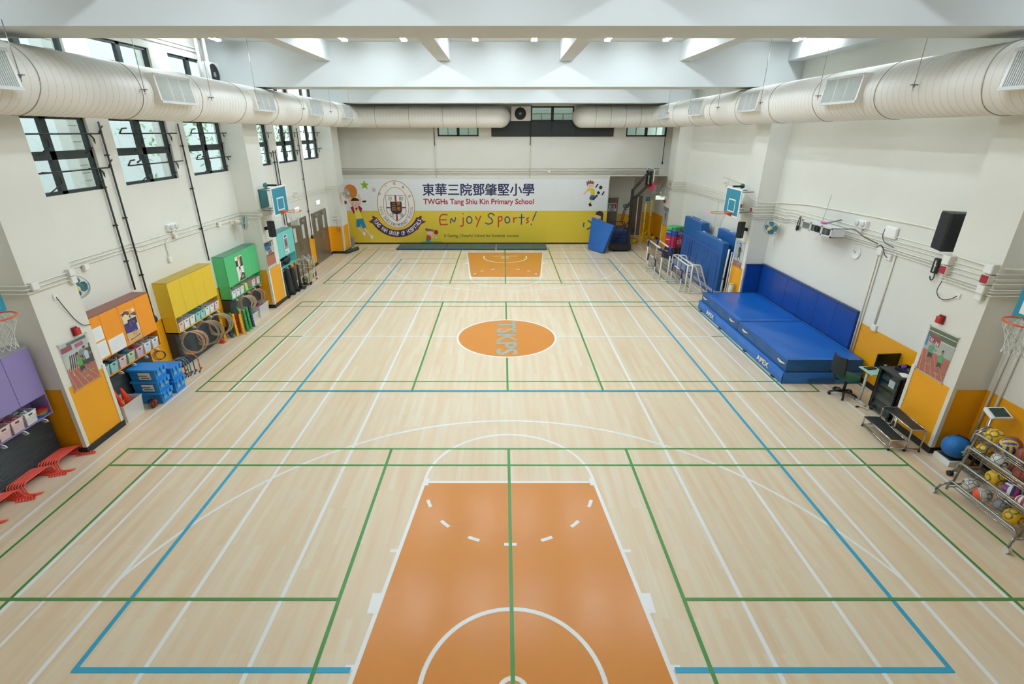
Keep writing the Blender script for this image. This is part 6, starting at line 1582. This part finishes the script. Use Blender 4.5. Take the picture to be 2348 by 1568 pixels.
def stepframe(x0, x1, z):
    L = .78
    b = MB()
    for y in (0, L):
        MB().tube(round_path([(x0, y, .0), (x0, y, z), (x1, y, z), (x1, y, .0)], .02), .0135, 8).build('end_frame', CHROME, t)
        for x in (x0, x1): MB().cyl((x, y, 0), (x, y, .02), .017, n=10).build('rubber_foot', BLACK, t)
    for x in (x0, x1): MB().cyl((x, 0, z), (x, L, z), .0135, n=8).build('rail', CHROME, t)
    MB().box(x0+.012, x1-.012, .01, L-.01, z-.008, z+.012).build('tread', TR, t, bevel=.004)
stepframe(0, .25, .2); stepframe(.27, .5, .42)
for y in (0, .78): MB().cyl((0, y, .05), (.5, y, .05), .0135, n=8).build('tie_bar', CHROME, t)
MB().cyl((0, 0, .05), (0, .78, .05), .0135, n=8).build('tie_bar', CHROME, t); MB().cyl((.27, .39, .05), (.27, .39, .42), .0135, n=8).build('tie_bar', CHROME, t)
# bag, white case and scale behind the ball cart
t = thing('white_case', 'flat white case on the floor at the foot of the nearest right pillar', 'case', (7.2, -5.62, 0), 0); MB().box(0, .3, 0, .32, .0, .1).build('body', WHITE, t, bevel=.008); MB().box(.03, .27, .03, .29, .1, .108).build('dark_panel', M('#3a3e42', .4), t)
t = thing('blue_kit_bag', 'blue drawstring kit bag lying on the white case', 'bag', (7.36, -5.47, .108), .3)
b = MB(); b.ball((0, 0, .19), .19, 24, 16, (1.05, 1.0, 1.0)); b.build('bag_body', M('#1a6cb4', .6, var=.12, scale=9, bump=.5), t)
MB().tube([(-.08, .1, .33), (.0, .02, .40), (.06, -.08, .37), (.12, -.16, .28)], .012, 6).build('zip_band', M('#14304e', .5), t)
b = MB(); b.tube([(-.12, -.158, .2), (-.1, -.166, .23), (-.08, -.172, .2), (-.06, -.176, .23), (-.04, -.18, .2)], .008, 5); b.build('white_mark', WHITE, t)
t = thing('weighing_scale', 'upright weighing scale with tilted white display behind the ball cart', 'scale', (7.5, -5.85, 0), 0)
MB().box(-.16, .16, -.2, .2, .02, .08).build('platform', M('#3a3f42', .4), t, bevel=.01); MB().cyl((0, .16, .08), (0, .16, 1.02), .02, n=12).build('column', STEEL, t)
b = MB(); b.hexa([(-.17, .02, 1.02), (.17, .02, 1.02), (.17, .2, 1.1), (-.17, .2, 1.1), (-.16, .0, 1.07), (.16, .0, 1.07), (.16, .2, 1.16), (-.16, .2, 1.16)]); b.build('display_head', WHITE, t, bevel=.02)
b = MB(); b.poly([(-.12, .02, 1.082), (.12, .02, 1.082), (.12, .17, 1.151), (-.12, .17, 1.151)]); b.build('display_panel', M('#14382e', .2), t)
# ================================================================== BALL CARTS
CTM = M('#9fa29f', .3, .9, var=.05)
def ballcart(label, x0, x1, y0, y1, tiers, lean, black_wheel=False):
    t = thing('ball_cart', label, 'cart', (x0, y0, 0)); w, d = x1-x0, y1-y0; zt = tiers[-1]; fx = .03 if black_wheel else .15
    for y, q in ((0, 1), (d, -1)):
        MB().tube(round_path([(-.0, y, .2), (.08, y, zt+.16), (w-.08, y, zt+.16), (w, y, .2)], .12), .017, 8).build('end_hoop', CTM, t)
        MB().tube(round_path([(-fx, y-q*.06, .06), (-fx+.04, y-q*.03, .2), (.0, y, .2), (w, y, .2), (w+.04, y-q*.03, .06)], .06), .017, 8).build('foot_bar', CTM, t)
        for x in (-fx-.01, w+.04):
            for dx in (-.018, .018): MB().cyl((x+dx-.01, y-q*.07, .042), (x+dx+.01, y-q*.07, .042), .042, n=16).build('caster', BLACK if black_wheel else M('#d6d6d2', .5), t)
    for z in tiers:
        f = (z-.2)/(zt)
        xa = .08*f
        MB().tube(round_path([(xa-.05, 0, z-.04), (xa-.05, 0, z+.13), (xa-.05, d, z+.13), (xa-.05, d, z-.04)], .07), .016, 8).build('front_rail', CTM, t)
        MB().cyl((w-xa, 0, z+.12), (w-xa, d, z+.12), .0125, n=8).build('back_rail', CTM, t)
        for k in range(5): 
            x = xa+(w-2*xa)*(k+.5)/5; MB().cyl((x, 0, z), (x, d, z), .006, n=6).build('shelf_rod', CHROME, t)
        for y in (0, d): MB().cyl((xa-.04, y, z), (w-xa, y, z), .009, n=6).build('cross_rod', CTM, t)
    return t
T1 = (.15, .47, .745, .985)
ballcart('grey tube ball cart nearest the court at the right edge', 6.64, 6.98, -7.36, -6.3, T1, 0)
T2 = (.2, .5, .78)
ballcart('grey tube ball cart behind the first, against the right wall', 7.09, 7.43, -7.3, -5.9, T2, 0, True)
def voromat(name, base, line, sc):
    m = bpy.data.materials.new(name); m.use_nodes = True; nt = m.node_tree; n = nt.nodes; L = nt.links; p = n['Principled BSDF']
    tc = n.new('ShaderNodeTexCoord'); v = n.new('ShaderNodeTexVoronoi'); v.feature = 'DISTANCE_TO_EDGE'; v.inputs['Scale'].default_value = sc
    L.new(tc.outputs['Object'], v.inputs['Vector']); lt = n.new('ShaderNodeMath'); lt.operation = 'LESS_THAN'; lt.inputs[1].default_value = .045
    L.new(v.outputs['Distance'], lt.inputs[0]); mx = n.new('ShaderNodeMix'); mx.data_type = 'RGBA'; mx.inputs['A'].default_value = srgb(base); mx.inputs['B'].default_value = srgb(line)
    L.new(lt.outputs[0], mx.inputs['Factor']); L.new(mx.outputs['Result'], p.inputs['Base Color']); p.inputs['Roughness'].default_value = .45
    return m
LEAF = [Vector(q).normalized() for q in ((1, .5, .2), (-.5, 1, .1), (.1, -.3, 1), (-.8, -.6, .9))]
def gameball(kind, label, loc, r=.11, rot=(0, 0, 0), cat='ball', grp='balls on the ball carts'):
    t = thing({'basket': 'basketball', 'soccer': 'football', 'volley': 'volleyball', 'yellow': 'handball', 'grey': 'football', 'stripe': 'volleyball', 'small': 'volleyball', 'coral': 'football', 'brownwhite': 'basketball'}[kind], label, cat, loc, 0, grp, rot)
    if kind in ('basket', 'brownwhite'):
        bc = '#8e4630' if kind == 'basket' else '#9a4a3a'
        b = MB(); pk = (lambda d: 1 if kind == 'brownwhite' and abs(d.x+.3*d.y) < .22 else 0)
        b.ball((0, 0, 0), r, 28, 18, pick=pk); b.build('skin', [M(bc, .6, var=.1, scale=60, bump=.2), M('#d8cdb8', .6)], t)
        g = MB()
        for axx in ((1, 0, 0), (0, 1, 0), (0, 0, 1)): g.ring((0, 0, 0), r+.0004, .0018, axx, 40, 4)
        for s_ in (-1, 1): g.ring((s_*r*.62, 0, 0), r*.785, .0018, (1, 0, 0), 36, 4)
        g.build('seam', M('#2a1d18', .7), t)
    elif kind in ('soccer', 'grey', 'coral'):
        c, l = {'soccer': ('#e2e4e0', '#4a4d4e'), 'grey': ('#8b8f90', '#53575a'), 'coral': ('#c9cbc4', '#6b6f6e')}[kind]
        b = MB(); b.ball((0, 0, 0), r, 28, 18, pick=(lambda d: 1 if kind == 'coral' and d.x*.7-d.y*.3 < -.35 else 0)); b.build('skin', [voromat('panel_'+kind, c, l, 13), M('#e5593c', .5)], t)
        MB().cyl((0, 0, r-.001), (0, 0, r+.0006), .006, n=10).build('valve', BLACK, t)
    elif kind == 'yellow':
        b = MB(); b.ball((0, 0, 0), r, 56, 36, pick=lambda d: 1 if any(.87 < abs(d.dot(q)) < .94 for q in LEAF) else 0)
        b.build('skin', [M('#e9b81c', .45, var=.05), M('#6d6a45', .5)], t); MB().cyl((0, 0, r-.001), (0, 0, r+.0006), .006, n=10).build('valve', BLACK, t)
    else:
        A = {'volley': ['#e8c235', '#2f45a8', '#e8c235'], 'stripe': ['#ecebe8', '#2a3f80', '#c03a72'], 'small': ['#ece8e2', '#a8485a', '#ece8e2']}[kind]
        def pk(d):
            a = abs(d.x), abs(d.y), abs(d.z); k = a.index(max(a)); o = (d.y, d.z, d.x)[k]/max(a)
            return 1 if .2 < abs(o) < .62 else (2 if abs(o) <= .2 else 0)
        b = MB(); b.ball((0, 0, 0), r, 36, 24, pick=pk); b.build('skin', [M(c, .45) for c in A], t)
        g = MB()
        if kind == 'volley':
            g.text('GO. A', (-.05, -r-.002, -.012), (1, 0, 0), (0, 0, 1), w=.09, h=.03, bold=.02); g.build('lettering', BLACK, t)
        else: MB().cyl((0, 0, r-.001), (0, 0, r+.0006), .005, n=10).build('valve', BLACK, t)
for kind, lab, loc, r in (('yellow', 'yellow ball with grey leaf marks, leftmost on the top tier of the front cart', (6.83, -6.42, 1.11), .11), ('volley', 'yellow and blue volleyball on the top tier of the front cart', (6.8, -6.65, 1.11), .11),
    ('basket', 'brown basketball at the right edge on the top tier of the front cart', (6.82, -6.90, 1.125), .12), ('soccer', 'white football with dark seams on the second tier of the front cart', (6.81, -6.63, .87), .107), ('basket', 'dark brown basketball on the second tier at the right edge', (6.83, -6.95, .88), .118),
    ('yellow', 'yellow ball on the third tier of the front cart', (6.81, -6.66, .595), .108), ('stripe', 'white, blue and magenta striped volleyball on the third tier', (6.81, -6.92, .595), .108), ('small', 'small white ball with brown rings on the third tier at the right edge', (6.77, -7.13, .575), .088),
    ('yellow', 'yellow ball on the lowest tier of the front cart', (6.81, -7.07, .275), .108), ('coral', 'grey and orange football on the lowest tier of the front cart', (6.78, -6.63, .275), .108), ('soccer', 'white football at the left end of the lowest tier', (6.8, -6.41, .27), .104), ('grey', 'dark grey football on the lowest tier behind the orange one', (6.87, -6.84, .27), .1),
    ('yellow', 'yellow ball at the left end of the rear cart, second tier', (7.22, -6.03, .62), .105), ('yellow', 'yellow ball at the left end of the rear cart, top tier', (7.22, -6.05, .895), .105), ('basket', 'brown basketball on the top tier of the rear cart behind the yellow ball', (7.26, -6.3, .905), .115),
    ('brownwhite', 'brown and white basketball on the top tier of the rear cart', (7.28, -6.57, .905), .115), ('basket', 'brown basketball at the far right on the top tier of the rear cart', (7.26, -6.83, .905), .115), ('basket', 'brown basketball on the second tier of the rear cart', (7.25, -6.5, .625), .115), ('basket', 'dark brown basketball on the rear cart second tier at right', (7.25, -6.78, .625), .115)):
    gameball(kind, lab, loc, r, (random.uniform(-.4, .4), random.uniform(-.4, .4), random.uniform(-.6, 1.2)))
